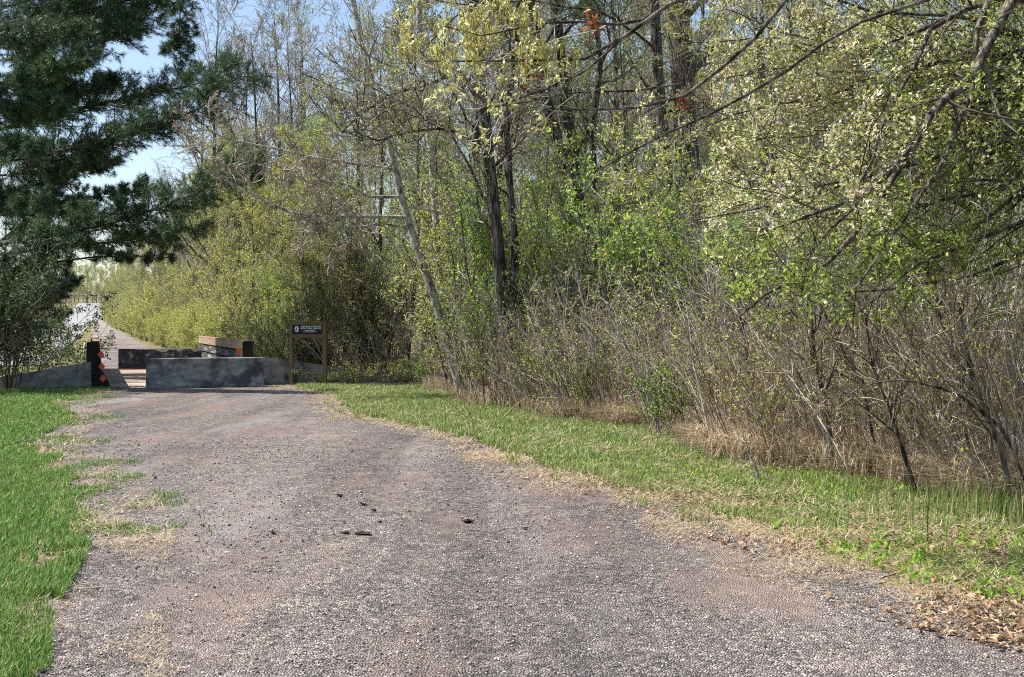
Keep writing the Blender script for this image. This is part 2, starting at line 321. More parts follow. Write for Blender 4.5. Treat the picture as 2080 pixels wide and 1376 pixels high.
def road_mesh():
    D = axis_vals([np.arange(46, 60, 2), ys[(ys >= 58) & (ys <= 1300)]])
    l = -.386*D-8; r = -.386*D-2.2+np.interp(D, [46, 300, 500, 1300], [0, .5, 6, 9])
    l = np.where(D > 400, -.386*D-18, l)
    v = np.stack([np.stack([l, D, gz(D)+.012+D*.0004], 1), np.stack([r, D, gz(D)+.012+D*.0004], 1)], 1).reshape(-1, 3)
    i = np.arange(len(D)-1)*2; mb = MB(); mb.add(v, np.stack([i, i+1, i+3, i+2], 1)); tag(mb.build('road', M['roadm']), kind='structure')
road_mesh()
wb = MB(); c = br(7, -1); wb.add([br(1.5, -22, -.95), br(1.5, 20, -.95), br(12.5, 20, -.95), br(12.5, -22, -.95)], [[0, 1, 2, 3]])
tag(wb.build('creek', M['water']), kind='structure')

# ------------------------------------------------------------------ bridge
AX = np.array([V, U, [0, 0, 1]])                                # box axes: across, along, up
e = empty('timber_bridge', br(7, 1.8), 'low timber plank footbridge carrying the gravel trail past the barriers', 'bridge')
L0 = br(7, 1.8)
d = MB()
rng = np.random.default_rng(5); k = 0
s = 0.02
while s < 14.0:
    wd = .24; d.box(br(s+wd/2, 1.82, -.035+rng.uniform(-.004, .004)), (4.0, wd-.014, .11), AX); s += wd
local(d, L0).build('deck', M['deck'], e)
b = MB()
for l in (.2, 1.8, 3.4): b.box(br(7, l, -.32), (.25, 14, .42), AX)
local(b, L0).build('beam', M['timber_dark'], e)
def jersey(l0, l1, s0, h, z0=0.0, wb=.30, wt=.09):             # sloping-faced barrier laid across the trail
    pr = [(-wb, 0), (-wb, .07), (-wt-.05, .30), (-wt, h-.02), (-wt+.02, h), (wt-.02, h), (wt, h-.02), (wt+.05, .30), (wb, .07), (wb, 0)]
    return [U*a+np.array([0, 0, z+z0]) for a, z in pr], br(s0, l0), br(s0, l1)
def rail(l, sgn, parent_part):
    r = MB()                                                   # three boards per side with slits between
    n_ = parent_part
    for z, hh, mt in ((1.11, .23, 'timber'), (.83, .23, 'timber_grey'), (.55, .23, 'timber_grey'), (.25, .23, 'timber_grey')):
        r = MB(); r.box(br(7, l, z), (.07, 14.2, hh), AX); o = local(r, L0).build('rail_board', M[mt], e)
    for s in np.arange(.1, 14.2, 1.73):
        p = MB(); p.box(br(s, l+sgn*.12, .52), (.16, .18, 1.36), AX); local(p, L0).build('post', M['timber_dark'], e)
    cp = MB(); cp.box(br(7, l+sgn*.05, 1.25), (.18, 14.3, .04), AX); local(cp, L0).build('cap_board', M['timber'], e)
rail(-.1, -1, None); rail(3.78, 1, None)
# end boards and reflectors
p = MB(); q = [(-.30, 1.24), (.02, 1.24), (.05, .95), (.08, .5), (.16, .25), (.32, .02), (-.30, .02)]
p.prism([V*a+np.array([0, 0, z]) for a, z in q], br(-.16, -.08), br(-.10, -.08)); local(p, L0).build('end_board', M['timber_dark'], e)
def diamond(s, l, z, r=.09):
    dd = MB(); pr = [V*0+np.array([0, 0, r*1.25]), V*r, np.array([0, 0, -r*1.25]), -V*r]
    dd.prism([x for x in pr], br(s, l, z), br(s+.012, l, z)); local(dd, L0).build('diamond_reflector', M['orange'], e)
diamond(-.19, -.02, .90); diamond(-.19, .0, .58); diamond(-.19, .03, .26); diamond(-.19, 3.62, .97, .10)
p = MB(); p.box(br(-.08, 3.86, .62), (.30, .14, 1.24), AX); local(p, L0).build('end_post', M['timber_dark'], e)
# abutments
for s_, nm in ((-.02, 'abutment'), (14.1, 'abutment')):
    p = MB(); p.box(br(s_+(.35 if s_ < 1 else -.35), 1.82, -.72), (4.6, .5, 1.2), AX); local(p, L0).build(nm, M['concrete'], e)

def barrier(label, l0, l1, s0, h, m_face, toe=None, cap=None, tilt=0):
    loc = br(s0, (l0+l1)/2); ee = empty('concrete_barrier', loc, label, 'barrier', 'concrete barriers set across the bridge')
    pr, a, bb = jersey(l0, l1, s0, h); x = MB(); x.prism(pr, a, bb); local(x, loc).build('body', M[m_face], ee)
    if cap:
        x = MB(); x.box(br(s0, (l0+l1)/2, h+.006), (l1-l0-.02, .17, .012), AX)
        # ragged pale spill over the shoulder of the face
        rg = np.random.default_rng(2); n = 40; ls = np.linspace(l0+.6, l1-.01, n); dp = .015+.22*np.clip((fbm(ls*3.1, ls*0, 2)-.45)*3, 0, 1)*np.linspace(.6, 1, n)
        vv = [];
        for i, l in enumerate(ls):
            vv += [br(s0-.095, l, h-.015), br(s0-.099-.02*dp[i], l, h-.015-dp[i])]
        i = np.arange(n-1)*2; x.add(vv, np.stack([i, i+1, i+3, i+2], 1)); local(x, loc).build('bare_top', M['concrete_pale'], ee)
    if toe:
        x = MB(); x.box(br(s0-.303, (l0+l1)/2, .035), (l1-l0, .012, .07), AX); local(x, loc).build('toe_stripe', M['rust'], ee)
    return ee
barrier('grey concrete barrier across the near right end of the bridge', 1.1, 4.15, -.96, .81, 'concrete')
barrier('tar-blackened concrete barrier with pale top at the far end of the bridge', .67, 3.72, 12.7, .80, 'concrete_dark', True, True)
def wing(label, ls, hs, s0, th=.28):
    loc = br(s0, np.mean(ls)); x = MB(); n = len(ls)
    for i in range(n-1):
        a, bq = ls[i], ls[i+1]; ha, hb = hs[i], hs[i+1]
        vv = [br(s0, a), br(s0, bq), br(s0, bq, hb), br(s0, a, ha), br(s0+th, a), br(s0+th, bq), br(s0+th, bq, hb), br(s0+th, a, ha)]
        vv = [np.array(q)-np.array([0, 0, .5 if k in (0, 1, 4, 5) else 0]) for k, q in enumerate(vv)]
        x.add(vv, [[0, 1, 2, 3], [5, 4, 7, 6], [3, 2, 6, 7], [0, 3, 7, 4], [1, 5, 6, 2]])
    o = local(x, loc).build('wing_wall', M['concrete']); o.location = loc; tag(o, label, 'wall', 'wing walls beside the bridge')
wing('bluish grey wing wall sloping down left of the bridge into the leafy shrub', [-3.6, -1.7, -.26], [.2, .46, .72], -.30)
wing('dark mottled wing wall sloping down right of the bridge behind the sign', [4.25, 5.2, 6.9, 9.4], [.80, .66, .40, .3], -.30)

# ------------------------------------------------------------------ sign
def sign():
    A = px(592, 775, 30.3); B = px(660, 775, 30.15); A[2] = B[2] = 0; ctr = (A+B)/2
    ux = nz(B-A); uy = np.array([-ux[1], ux[0], 0]); ax = np.array([ux, uy, [0, 0, 1]]); W = np.linalg.norm(B-A)
    e = empty('sign', ctr, 'black memorial bridge sign in a brown wooden frame beside the right barrier', 'sign')
    at = lambda u, v, z: ux*u+uy*v+np.array([0, 0, z])
    for s, h in ((-1, 1.77), (1, 1.82)):
        x = MB(); x.box(at(s*W/2, 0, h/2), (.105, .105, h), ax); x.build('post', M['sign_wood'], e)
        x = MB(); p = [(s*(W/2-.05), 1.10), (s*(W/2-.05), 1.19), (s*(W/2-.20), 1.36), (s*(W/2-.29), 1.36)]
        pr = [at(a, 0, z) for a, z in p]; x.prism(pr, uy*-.03, uy*.03); x.build('brace', M['sign_wood'], e)
    x = MB(); x.box(at(0, -.005, 1.75), (W-.1, .10, .09), ax); x.build('top_beam', M['sign_wood'], e)
    x = MB(); x.box(at(0, -.005, 1.39), (W-.1, .10, .10), ax); x.build('bottom_beam', M['sign_wood'], e)
    bw = W-.10; x = MB(); x.box(at(0, 0, 1.5725), (bw, .04, .265), ax); bd = x.build('board', M['sign_black'], e)
    def text(body, size, u, z, width=None):
        cu = bpy.data.curves.new('lettering', 'FONT'); cu.body = body; cu.size = size; cu.align_x = 'CENTER'; cu.align_y = 'CENTER'; cu.extrude = .0015; cu.offset = .0008
        o = bpy.data.objects.new('tmp', cu); C.collection.objects.link(o); bpy.context.view_layer.update()
        dg = bpy.context.evaluated_depsgraph_get(); me = bpy.data.meshes.new_from_object(o.evaluated_get(dg)); bpy.data.objects.remove(o)
        t = bpy.data.objects.new('lettering', me); C.collection.objects.link(t); me.materials.append(M['white']); t.parent = bd
        vv = np.array([v.co[:] for v in me.vertices]); wd = vv[:, 0].max()-vv[:, 0].min(); k = (width/wd if width else 1)
        out = [at(u+a*k, -.0225-c_, z+b_) for a, b_, c_ in vv]
        me.vertices.foreach_set('co', np.array(out, np.float32).ravel()); me.update()
    text('CHARLIE KRUEGER', .062, .09, 1.655, .60); text('MEMORIAL BRIDGE', .062, .09, 1.60, .60)
    text('COUNTY BRIDGE 8', .026, .06, 1.54, .30); text('THE NEW SNOWMOBILE CLUB', .026, .06, 1.505, .40)
    x = MB(); n = 28                                            # oval emblem: ring with mottled picture inside
    th = np.arange(n)*2*math.pi/n
    for r0, r1 in ((.80, 1.0),):
        vv = [at(-.325+.062*r*math.cos(a), -.023, 1.585+.088*r*math.sin(a)) for r in (r0, r1) for a in th]
        i = np.arange(n); j = (i+1) % n; x.add(vv, np.stack([i, j, j+n, i+n], 1))
    for (cx, cz, rx, rz) in ((-.028, .018, .016, .035), (.024, .012, .014, .040), (.012, -.045, .018, .012), (-.018, -.038, .010, .016), (.0, .052, .020, .008)):
        vv = [at(-.325+cx+rx*math.cos(a), -.023, 1.585+cz+rz*math.sin(a)) for a in th[::2]]; m_ = len(vv)
        x.add(vv+[at(-.325+cx, -.023, 1.585+cz)], [[q, (q+1) % m_, m_] for q in range(m_)])
    x.build('emblem', M['white'], bd)
sign()
# ------------------------------------------------------------------ white shed, posts
def shed():
    a = np.array([17.0, 47.0, 0]); e = empty('white_shed', a, 'white sided building glimpsed through the brush at the right', 'building')
    x = MB(); W, Dp, H, P_ = 6.0, 8.0, 3.0, 4.6
    pr = [np.array([0, 0, -.3]), np.array([0, W, -.3]), np.array([0, W, H]), np.array([0, W/2, P_]), np.array([0, 0, H])]
    x.prism(pr, np.zeros(3), np.array([Dp, 0, 0])); x.build('wall', M['siding'], e)
    x = MB()
    for s in (0, 1):
        y0 = -.25 if s == 0 else W+.25; z0 = H-.12; vv = []
        for xx in (-.25, Dp+.25):
            for dz in (.03, .13): vv += [[xx, y0, z0+dz], [xx, W/2, P_+dz]]
        x.add(vv, [[0, 1, 5, 4], [2, 3, 7, 6], [0, 2, 6, 4], [0, 1, 3, 2], [4, 5, 7, 6]])
    x.build('roof', M['roof'], e)
    x = MB(); x.box((-.02, 3, 1.6), (.06, 1.0, 1.1)); w_ = x.build('window', M['sign_black'], e)
    for (c, sz) in (((-.04, 3, 1.02), (.1, 1.2, .08)), ((-.04, 3, 2.18), (.1, 1.2, .08)), ((-.04, 2.45, 1.6), (.08, .08, 1.1)), ((-.04, 3.55, 1.6), (.08, .08, 1.1))):
        x = MB(); x.box(c, sz); x.build('frame', M['white'], w_)
shed()
def post(name, label, cat, p, h, r, m):
    P_, r_ = line([p, p+np.array([0, 0, h*.97]), p+np.array([0, 0, h])], [r, r, r*.5], 8); x = MB(); x.tubes(P_-p, r_, 8)
    o = x.build(name, M[m], None, True); o.location = p; tag(o, label, cat)
post('marker_post', 'short white marker post behind the left end of the bridge rail', 'post', np.array([(173-1040)/F*46, 46, 0.]), .95, .07, 'white')
post('marker_post', 'tiny white post beside the far bend of the trail', 'post', np.array([(204-1040)/F*620, 620, float(gz(620))]), 2.6, .5, 'white')

# ------------------------------------------------------------------ foreground ground cover
def blades(mb, xy, h, wdt, rng, mi=0, lean=.45, z=None, curl=.5):
    m = len(xy); b = np.column_stack([xy, gz(xy[:, 1]) if z is None else z]); ht = h*rng.uniform(.5, 1.3, m)
    az = rng.uniform(0, 2*math.pi, m); ln = rng.uniform(.1, 1, m)*lean; dr = np.stack([np.cos(az), np.sin(az), np.zeros(m)], 1)
    sd = np.stack([-np.sin(az+rng.normal(size=m)*.8), np.cos(az), np.zeros(m)], 1); sd = nz(sd)*(wdt*rng.uniform(.6, 1.3, m))[:, None]/2
    mid = b+dr*(ln*ht*.4)[:, None]+np.array([0, 0, 1])*(ht*.6)[:, None]; tip = b+dr*(ln*ht*(1+curl))[:, None]+np.array([0, 0, 1])*(ht*(1-.35*ln))[:, None]
    v = np.stack([b-sd, b+sd, mid+sd*.8, mid-sd*.8, tip], 1).reshape(-1, 3); i = np.arange(m)[:, None]*5
    n0 = mb.n; mb.add(v, i+np.array([[0, 1, 2, 3]]), mi); mb.f.append((i+np.array([[3, 2, 4]]))+n0); mb.m.append(((m, 3), mi))
def scatter(rng, n, D0, D1, fx0, fx1, dens_pow=1.0):
    """points between two edge functions; density falls with distance"""
    Dd = D0*(D1/D0)**rng.uniform(0, 1, n)**dens_pow; a, b_ = fx0(Dd), fx1(Dd); t = rng.uniform(0, 1, n); return np.stack([a+(b_-a)*t, Dd], 1), t
rng = np.random.default_rng(11)
FRONT = sorted([gr(*p) for p in [(2600, 1150), (2080, 1040), (1900, 1010), (1700, 975), (1500, 930), (1400, 900), (1250, 870), (1100, 845), (1000, 815), (900, 790), (850, 778), (700, 778)]], key=lambda p: p[1])
def xf(D):
    a = np.array(FRONT); return (fbm(D*1.1, D*0, 77)-.5)*1.8*np.clip(D/14, .5, 1.2)+np.where(D < a[0, 1], a[0, 0]+(a[0, 1]-D)*.7, np.interp(D, a[:, 1], a[:, 0]))
# lawn at the left
g = MB(); n = 150000
def lawn_left(n, D0, D1, h, wd, seed):
    rng = np.random.default_rng(seed)
    xy, t = scatter(rng, n, D0, D1, lambda D: -(1040/F)*D-.8-.04*D, lambda D: xl(D)+.1)
    keep = (xy[:, 0] < xl(xy[:, 1])-.02+(fbm(xy[:, 0]*2.5, xy[:, 1]*1.2, 9)-.6)*.9) | ((fbm(xy[:, 0]*3, xy[:, 1]*2, 12) > .56) & (xy[:, 0] < xl(xy[:, 1])+.15))
    keep &= fbm(xy[:, 0]*5, xy[:, 1]*4, 15)+rng.uniform(-.2, .2, len(xy)) > .30
    return xy[keep]
for D0, D1, nn, h, wd in ((3.6, 7, 30000, .10, .006), (6.5, 14, 42000, .095, .008), (13, 30, 42000, .09, .014)):
    blades(g, lawn_left(nn, D0, D1, h, wd, int(D0*10)), h, wd, rng)
r4 = np.random.default_rng(17); xy, t = scatter(r4, 20000, 8.5, 26, lambda D: xl(D)-.2, lambda D: xl(D)+1.0); t = (xy[:, 0]-xl(xy[:, 1]))
k = fbm(xy[:, 0]*2.4, xy[:, 1]*1.6, 46)+r4.uniform(-.08, .08, len(xy)) > .55+.12*t; blades(g, xy[k], .06, .008, r4, lean=.8)
tag(g.build('lawn_grass', M['grass']), 'bright green lawn grass along the left edge of the trail', 'grass', kind='stuff')
# verge at the right
g = MB()
for D0, D1, nn, h, wd in ((5, 9, 42000, .085, .006), (8, 14, 60000, .10, .008), (13, 30, 90000, .12, .014)):
    r2 = np.random.default_rng(int(D0*7)); xy, t = scatter(r2, nn, D0, D1, lambda D: xr(D)+.0, lambda D: xf(D)+1.3)
    edge = xy[:, 0]-xr(xy[:, 1]); need = np.interp(xy[:, 1], [5, 9, 12, 16, 30], [1.2, .8, .42, .35, .5])
    den = fbm(xy[:, 0]*1.6, xy[:, 1]*1.1, 21); k = (edge > need*(.25+1.3*fbm(xy[:, 0]*2, xy[:, 1]*1.2, 23))) & (den > np.interp(xy[:, 1], [5, 9.5, 11.5, 14], [.66, .62, .44, .24])-.05+r2.uniform(-.12, .12, len(xy)))
    k |= (edge < need) & (fbm(xy[:, 0]*4, xy[:, 1]*3, 27) > .68) & (r2.uniform(size=len(xy)) < .4)
    blades(g, xy[k], h, wd, r2)
tag(g.build('verge_grass', M['grass_v']), 'mixed green verge grass between the trail and the brush', 'grass', kind='stuff')
# tall thin grass at far right
g = MB(); r2 = np.random.default_rng(3)
for cx, cy, nn, sp in ((4.15, 9.3, 900, .5), (4.6, 9.9, 700, .4), (3.3, 8.6, 200, .5)):
    xy = np.array([cx, cy])+r2.normal(size=(nn, 2))*sp*np.array([1, .5]); blades(g, xy, .30, .006, r2, lean=.25)
tag(g.build('tall_grass', M['grass_v']), 'clumps of taller thin grass at the foot of the right-hand brush', 'grass', kind='stuff')
# dead grass band: straw lying flat at trail edges, and standing at the brush foot
g = MB(); r2 = np.random.default_rng(31)
def straw_flat(xy, L, wd, zlo=.01, zhi=.05):
    m = len(xy); a = r2.uniform(0, math.pi, m); d_ = np.stack([np.cos(a), np.sin(a), r2.normal(size=m)*.18], 1)*(L*r2.uniform(.4, 1.3, m))[:, None]
    b0 = np.column_stack([xy, gz(xy[:, 1])+r2.uniform(zlo, zhi, m)]); s_ = nz(np.cross(d_, [0, 0, 1.]))*wd/2
    v = np.stack([b0-s_, b0+s_, b0+d_+s_*.4+[0, 0, .006], b0+d_-s_*.4+[0, 0, .006]], 1).reshape(-1, 3); v[:, 2] = np.maximum(v[:, 2], .009); g.add(v, np.arange(m*4).reshape(-1, 4))
for D0, D1, nn, L, wd in ((4.6, 9, 26000, .06, .004), (8, 14, 22000, .08, .006), (13, 30, 22000, .10, .010)):
    xy, t = scatter(r2, nn, D0, D1, lambda D: xr(D)-.5, lambda D: xr(D)+1.1); e_ = xy[:, 0]-xr(xy[:, 1])
    k = r2.uniform(size=len(xy)) < np.exp(-((e_-.30)/.6)**2)*np.clip(fbm(xy[:, 0]*2.5, xy[:, 1]*2, 33)*3-.9, .04, 1); straw_flat(xy[k], L, wd)
    xy, t = scatter(r2, nn//3, D0, D1, lambda D: xl(D)-.35, lambda D: xl(D)+.7); k = fbm(xy[:, 0]*2.6, xy[:, 1]*1.8, 35)+r2.uniform(-.25, .12, len(xy)) > .5; straw_flat(xy[k], L, wd)
    xy, t = scatter(r2, nn//2, D0, D1, lambda D: xr(D)+.6, lambda D: xf(D)+1.5); k = fbm(xy[:, 0]*1.6, xy[:, 1]*1.3, 37)+r2.uniform(-.15, .15, len(xy)) > np.where(xy[:, 1] > 11, .56, .42); straw_flat(xy[k], L*1.5, wd*1.2, .04, .12)
xy, t = scatter(r2, 24000, 9, 31, lambda D: xf(D)-.3, lambda D: xf(D)+1.6); k = fbm(xy[:, 0]*1.1, xy[:, 1]*.8, 41) > .36
blades(g, xy[k], .42, .010, r2, lean=1.0, curl=.8)
xy, t = scatter(r2, 9000, 13, 19, lambda D: xf(D)-.5, lambda D: xf(D)+.9); blades(g, xy[fbm(xy[:, 0], xy[:, 1], 43) > .5], .38, .012, r2, lean=1.3, curl=1)
for bx, by, tx, ty in ((968, 868, 900, 752), (968, 868, 872, 790), (960, 866, 985, 800), (1010, 860, 1080, 800), (1090, 850, 1180, 790), (1300, 880, 1230, 800), (1150, 868, 1090, 820), (1500, 925, 1420, 850), (1250, 870, 1340, 820)):
    gx, gy = gr(bx, by); P_, r_ = line([[gx, gy, 0], (np.array([gx, gy, 0])+px(tx, ty, gy-.2))/2+[0, 0, .05], px(tx, ty, gy-.2)], [.006, .005, .002], 8); g.tubes(P_, r_, 3)
tag(g.build('dead_grass', M['straw']), 'pale dead grass along the trail edges and at the foot of the brush', 'dead grass', kind='stuff')
# leaf litter
g = MB(); r2 = np.random.default_rng(51); pts = []
xy, t = scatter(r2, 15000, 4.8, 15, lambda D: xr(D)-.1, lambda D: xf(D)+2.5)
k = fbm(xy[:, 0]*1.5, xy[:, 1]*1.5, 53) > np.interp(xy[:, 0]-xr(xy[:, 1]), [0, .5, 2], [.58, .46, .42]); xy = xy[k]
xy2 = np.array([3.0, 5.6])+r2.normal(size=(1500, 2))*[.75, .34]; xy2 = xy2[xy2[:, 0] > xr(xy2[:, 1])-.55]
xy = np.vstack([xy, xy2]); p = np.column_stack([xy, .015+.02*r2.uniform(size=len(xy))])
m_ = len(p); a = r2.uniform(0, 6.28, m_); d_ = np.stack([np.cos(a), np.sin(a), r2.normal(size=m_)*.3], 1); s_ = nz(np.cross(d_, [0, 0, 1.])+r2.normal(size=(m_, 3))*.35); sz = r2.uniform(.025, .07, m_)[:, None]
v = np.stack([p, p+d_*sz*.5+s_*sz*.35+[0, 0, .012], p+d_*sz, p+d_*sz*.5-s_*sz*.35+[0, 0, .012]], 1).reshape(-1, 3); v[:, 2] = np.maximum(v[:, 2], .009)
g.add(v, np.arange(m_*4).reshape(-1, 4)); xy, t = scatter(r2, 26000, 4.7, 13, lambda D: xr(D)-.45, lambda D: xr(D)+2.6); e_ = xy[:, 0]-xr(xy[:, 1])
k = fbm(xy[:, 0]*2.2, xy[:, 1]*2.2, 57)+r2.uniform(-.2, .2, len(xy)) > np.where(e_ < .1, .58, .42); p = np.column_stack([xy[k], .012+.015*r2.uniform(size=k.sum())]); m_ = len(p); a = r2.uniform(0, 6.28, m_)
d_ = np.stack([np.cos(a), np.sin(a), r2.normal(size=m_)*.3], 1); s_ = nz(np.cross(d_, [0, 0, 1.])+r2.normal(size=(m_, 3))*.35); sz = r2.uniform(.010, .028, m_)[:, None]
v = np.stack([p, p+d_*sz*.5+s_*sz*.3, p+d_*sz, p+d_*sz*.5-s_*sz*.3+[0, 0, .004]], 1).reshape(-1, 3); v[:, 2] = np.maximum(v[:, 2], .01); g.add(v, np.arange(m_*4).reshape(-1, 4))
tag(g.build('leaf_litter', M['litter']), 'curled tan dead leaves scattered over the right verge', 'dead leaves', kind='stuff')
# broad-leaved weeds
g = MB(); r2 = np.random.default_rng(61)
xy, t = scatter(r2, 1500, 6, 13, lambda D: xr(D)+.5, lambda D: xf(D)+.6); k = fbm(xy[:, 0]*1.4, xy[:, 1], 63) > .42
p = np.column_stack([xy[k], np.full(k.sum(), .02)]); leaves(g, p, .055, r2, 0, .35, .45, 0, 9, up=.9)
tag(g.build('weeds', M['leaf_fresh']), 'low broad-leaved green weeds among the litter on the right verge', 'weeds', kind='stuff')
# loose stones on the trail
def stones():
    r2 = np.random.default_rng(71); t_ = (1+5**.5)/2
    iv = nz(np.array([[-1, t_, 0], [1, t_, 0], [-1, -t_, 0], [1, -t_, 0], [0, -1, t_], [0, 1, t_], [0, -1, -t_], [0, 1, -t_], [t_, 0, -1], [t_, 0, 1], [-t_, 0, -1], [-t_, 0, 1]], float))
    ff = np.array([[0, 11, 5], [0, 5, 1], [0, 1, 7], [0, 7, 10], [0, 10, 11], [1, 5, 9], [5, 11, 4], [11, 10, 2], [10, 7, 6], [7, 1, 8], [3, 9, 4], [3, 4, 2], [3, 2, 6], [3, 6, 8], [3, 8, 9], [4, 9, 5], [2, 4, 11], [6, 2, 10], [8, 6, 7], [9, 8, 1]])
    xy, t = scatter(r2, 34000, 4.7, 16, lambda D: np.maximum(xl(D), -.5*D), lambda D: np.minimum(xr(D)+.2, .5*D), 1.15); m = len(xy)
    k = fbm(xy[:, 0]*1.2, xy[:, 1]*.8, 73)+r2.uniform(-.3, .3, m) > .5; xy = xy[k]; m = len(xy)
    r = r2.gamma(4, .0014, m)[:, None]*np.clip(xy[:, 1:]/9, .8, 1.15); sc = r2.uniform(.6, 1.2, (m, 3))*[1, 1, .7]
    a = r2.uniform(0, 6.28, m); v = iv[None]*sc[:, None]*r[:, None]+r2.normal(size=(m, 12, 3))*r[:, None]*.12
    c, s = np.cos(a)[:, None], np.sin(a)[:, None]; X = v[..., 0]*c-v[..., 1]*s; Y = v[..., 0]*s+v[..., 1]*c
    v = np.stack([X+xy[:, :1], Y+xy[:, 1:], v[..., 2]+.009+r*.25], -1)
    mb = MB(); mb.add(v.reshape(-1, 3), (ff[None]+np.arange(m)[:, None, None]*12).reshape(-1, 3)); tag(mb.build('loose_gravel', M['stone']), 'loose pinkish grey stones strewn over the trail', 'gravel', kind='stuff')
stones()
# dark clods on the trail
def clod(x, y, r, label, flat=.5):
    gx, gy = gr(x, y); r2 = np.random.default_rng(int(x+y)); nu, nv = 14, 8
    th = np.linspace(0, 2*math.pi, nu, endpoint=False); ph = np.linspace(.05, math.pi*.95, nv); T, Pp = np.meshgrid(th, ph)
    rr = .75*r*(.55+.8*vn(T*3+x, Pp*3+y, 3))*(1+.30*r2.normal(size=T.shape))
    v = np.stack([rr*np.sin(Pp)*np.cos(T)*1.5, rr*np.sin(Pp)*np.sin(T), rr*np.cos(Pp)*flat], -1).reshape(-1, 3); j = np.arange(nu); f = []
    for i in range(nv-1): f.append(np.stack([i*nu+j, i*nu+(j+1) % nu, (i+1)*nu+(j+1) % nu, (i+1)*nu+j], 1))
    mb = MB(); mb.add(v, np.vstack(f)); o = mb.build('soil_clod', M['clod']); o.location = (gx, gy, .015+r*flat*.4); tag(o, label, 'clod', 'dark clods of soil on the trail')
clod(951, 1064, .042, 'largest dark clod, alone on the gravel right of the others', .45)
clod(735, 1088, .05, 'long flat dark clod in a crack line at mid trail', .22)
clod(700, 1086, .03, 'small dark crumb just left of the long flat clod', .3)
clod(738, 1028, .03, 'flat dark clod, middle one of the three upper clods', .3)
clod(690, 1011, .024, 'round dark clod, leftmost of the three upper clods', .6)
clod(760, 1041, .022, 'small dark clod, rightmost of the three upper clods', .6)
clod(555, 1088, .016, 'tiny dark clod far left of the long flat clod', .6)
clod(1068, 1077, .022, 'dark clod near the straw edge, rightmost of all the clods', .35)
clod(772, 1064, .015, 'tiny dark clod between the upper three and the long flat clod', .6)
def dandelion(x, y, label):
    gx, gy = gr(x, y); e = empty('dandelion', (gx, gy, 0), label, 'flower', 'dandelions at the trail edge'); r2 = np.random.default_rng(int(x))
    P_, r_ = line([[0, 0, 0], [.01, 0, .10]], [.004, .003], 4); s = MB(); s.tubes(P_, r_, 5); s.build('stem', M['grass'], e)
    h = MB(); leaves(h, np.repeat(np.array([[.01, 0, .10]]), 60, 0), .032, r2, 0, .3, .1, 0, 1, up=.6); h.build('flower_head', M['dandelion'], e)
dandelion(670, 862, 'yellow dandelion on the gravel edge, nearer of the two'); dandelion(665, 829, 'yellow dandelion in the verge grass, farther of the two')
def fallen_stick(x, y, L, ang, label):
    gx, gy = gr(x, y); a = R(ang); r2 = np.random.default_rng(int(x)); P_, r_ = line([[0, 0, .02], [L*math.cos(a), L*math.sin(a), .03]], [.008, .005], 8, r2, .08)
    mb = MB(); mb.tubes(P_, r_, 5); mb.tubes(*kids(P_, r_, 4, r2, L0=L*.3), 4); o = mb.build('fallen_stick', M['twig']); o.location = (gx, gy, 0); tag(o, label, 'stick')
fallen_stick(140, 1203, .32, 5, 'short brown stick lying on the gravel at the left edge'); fallen_stick(1230, 908, .9, -8, 'pale dry stalk lying on the verge grass')
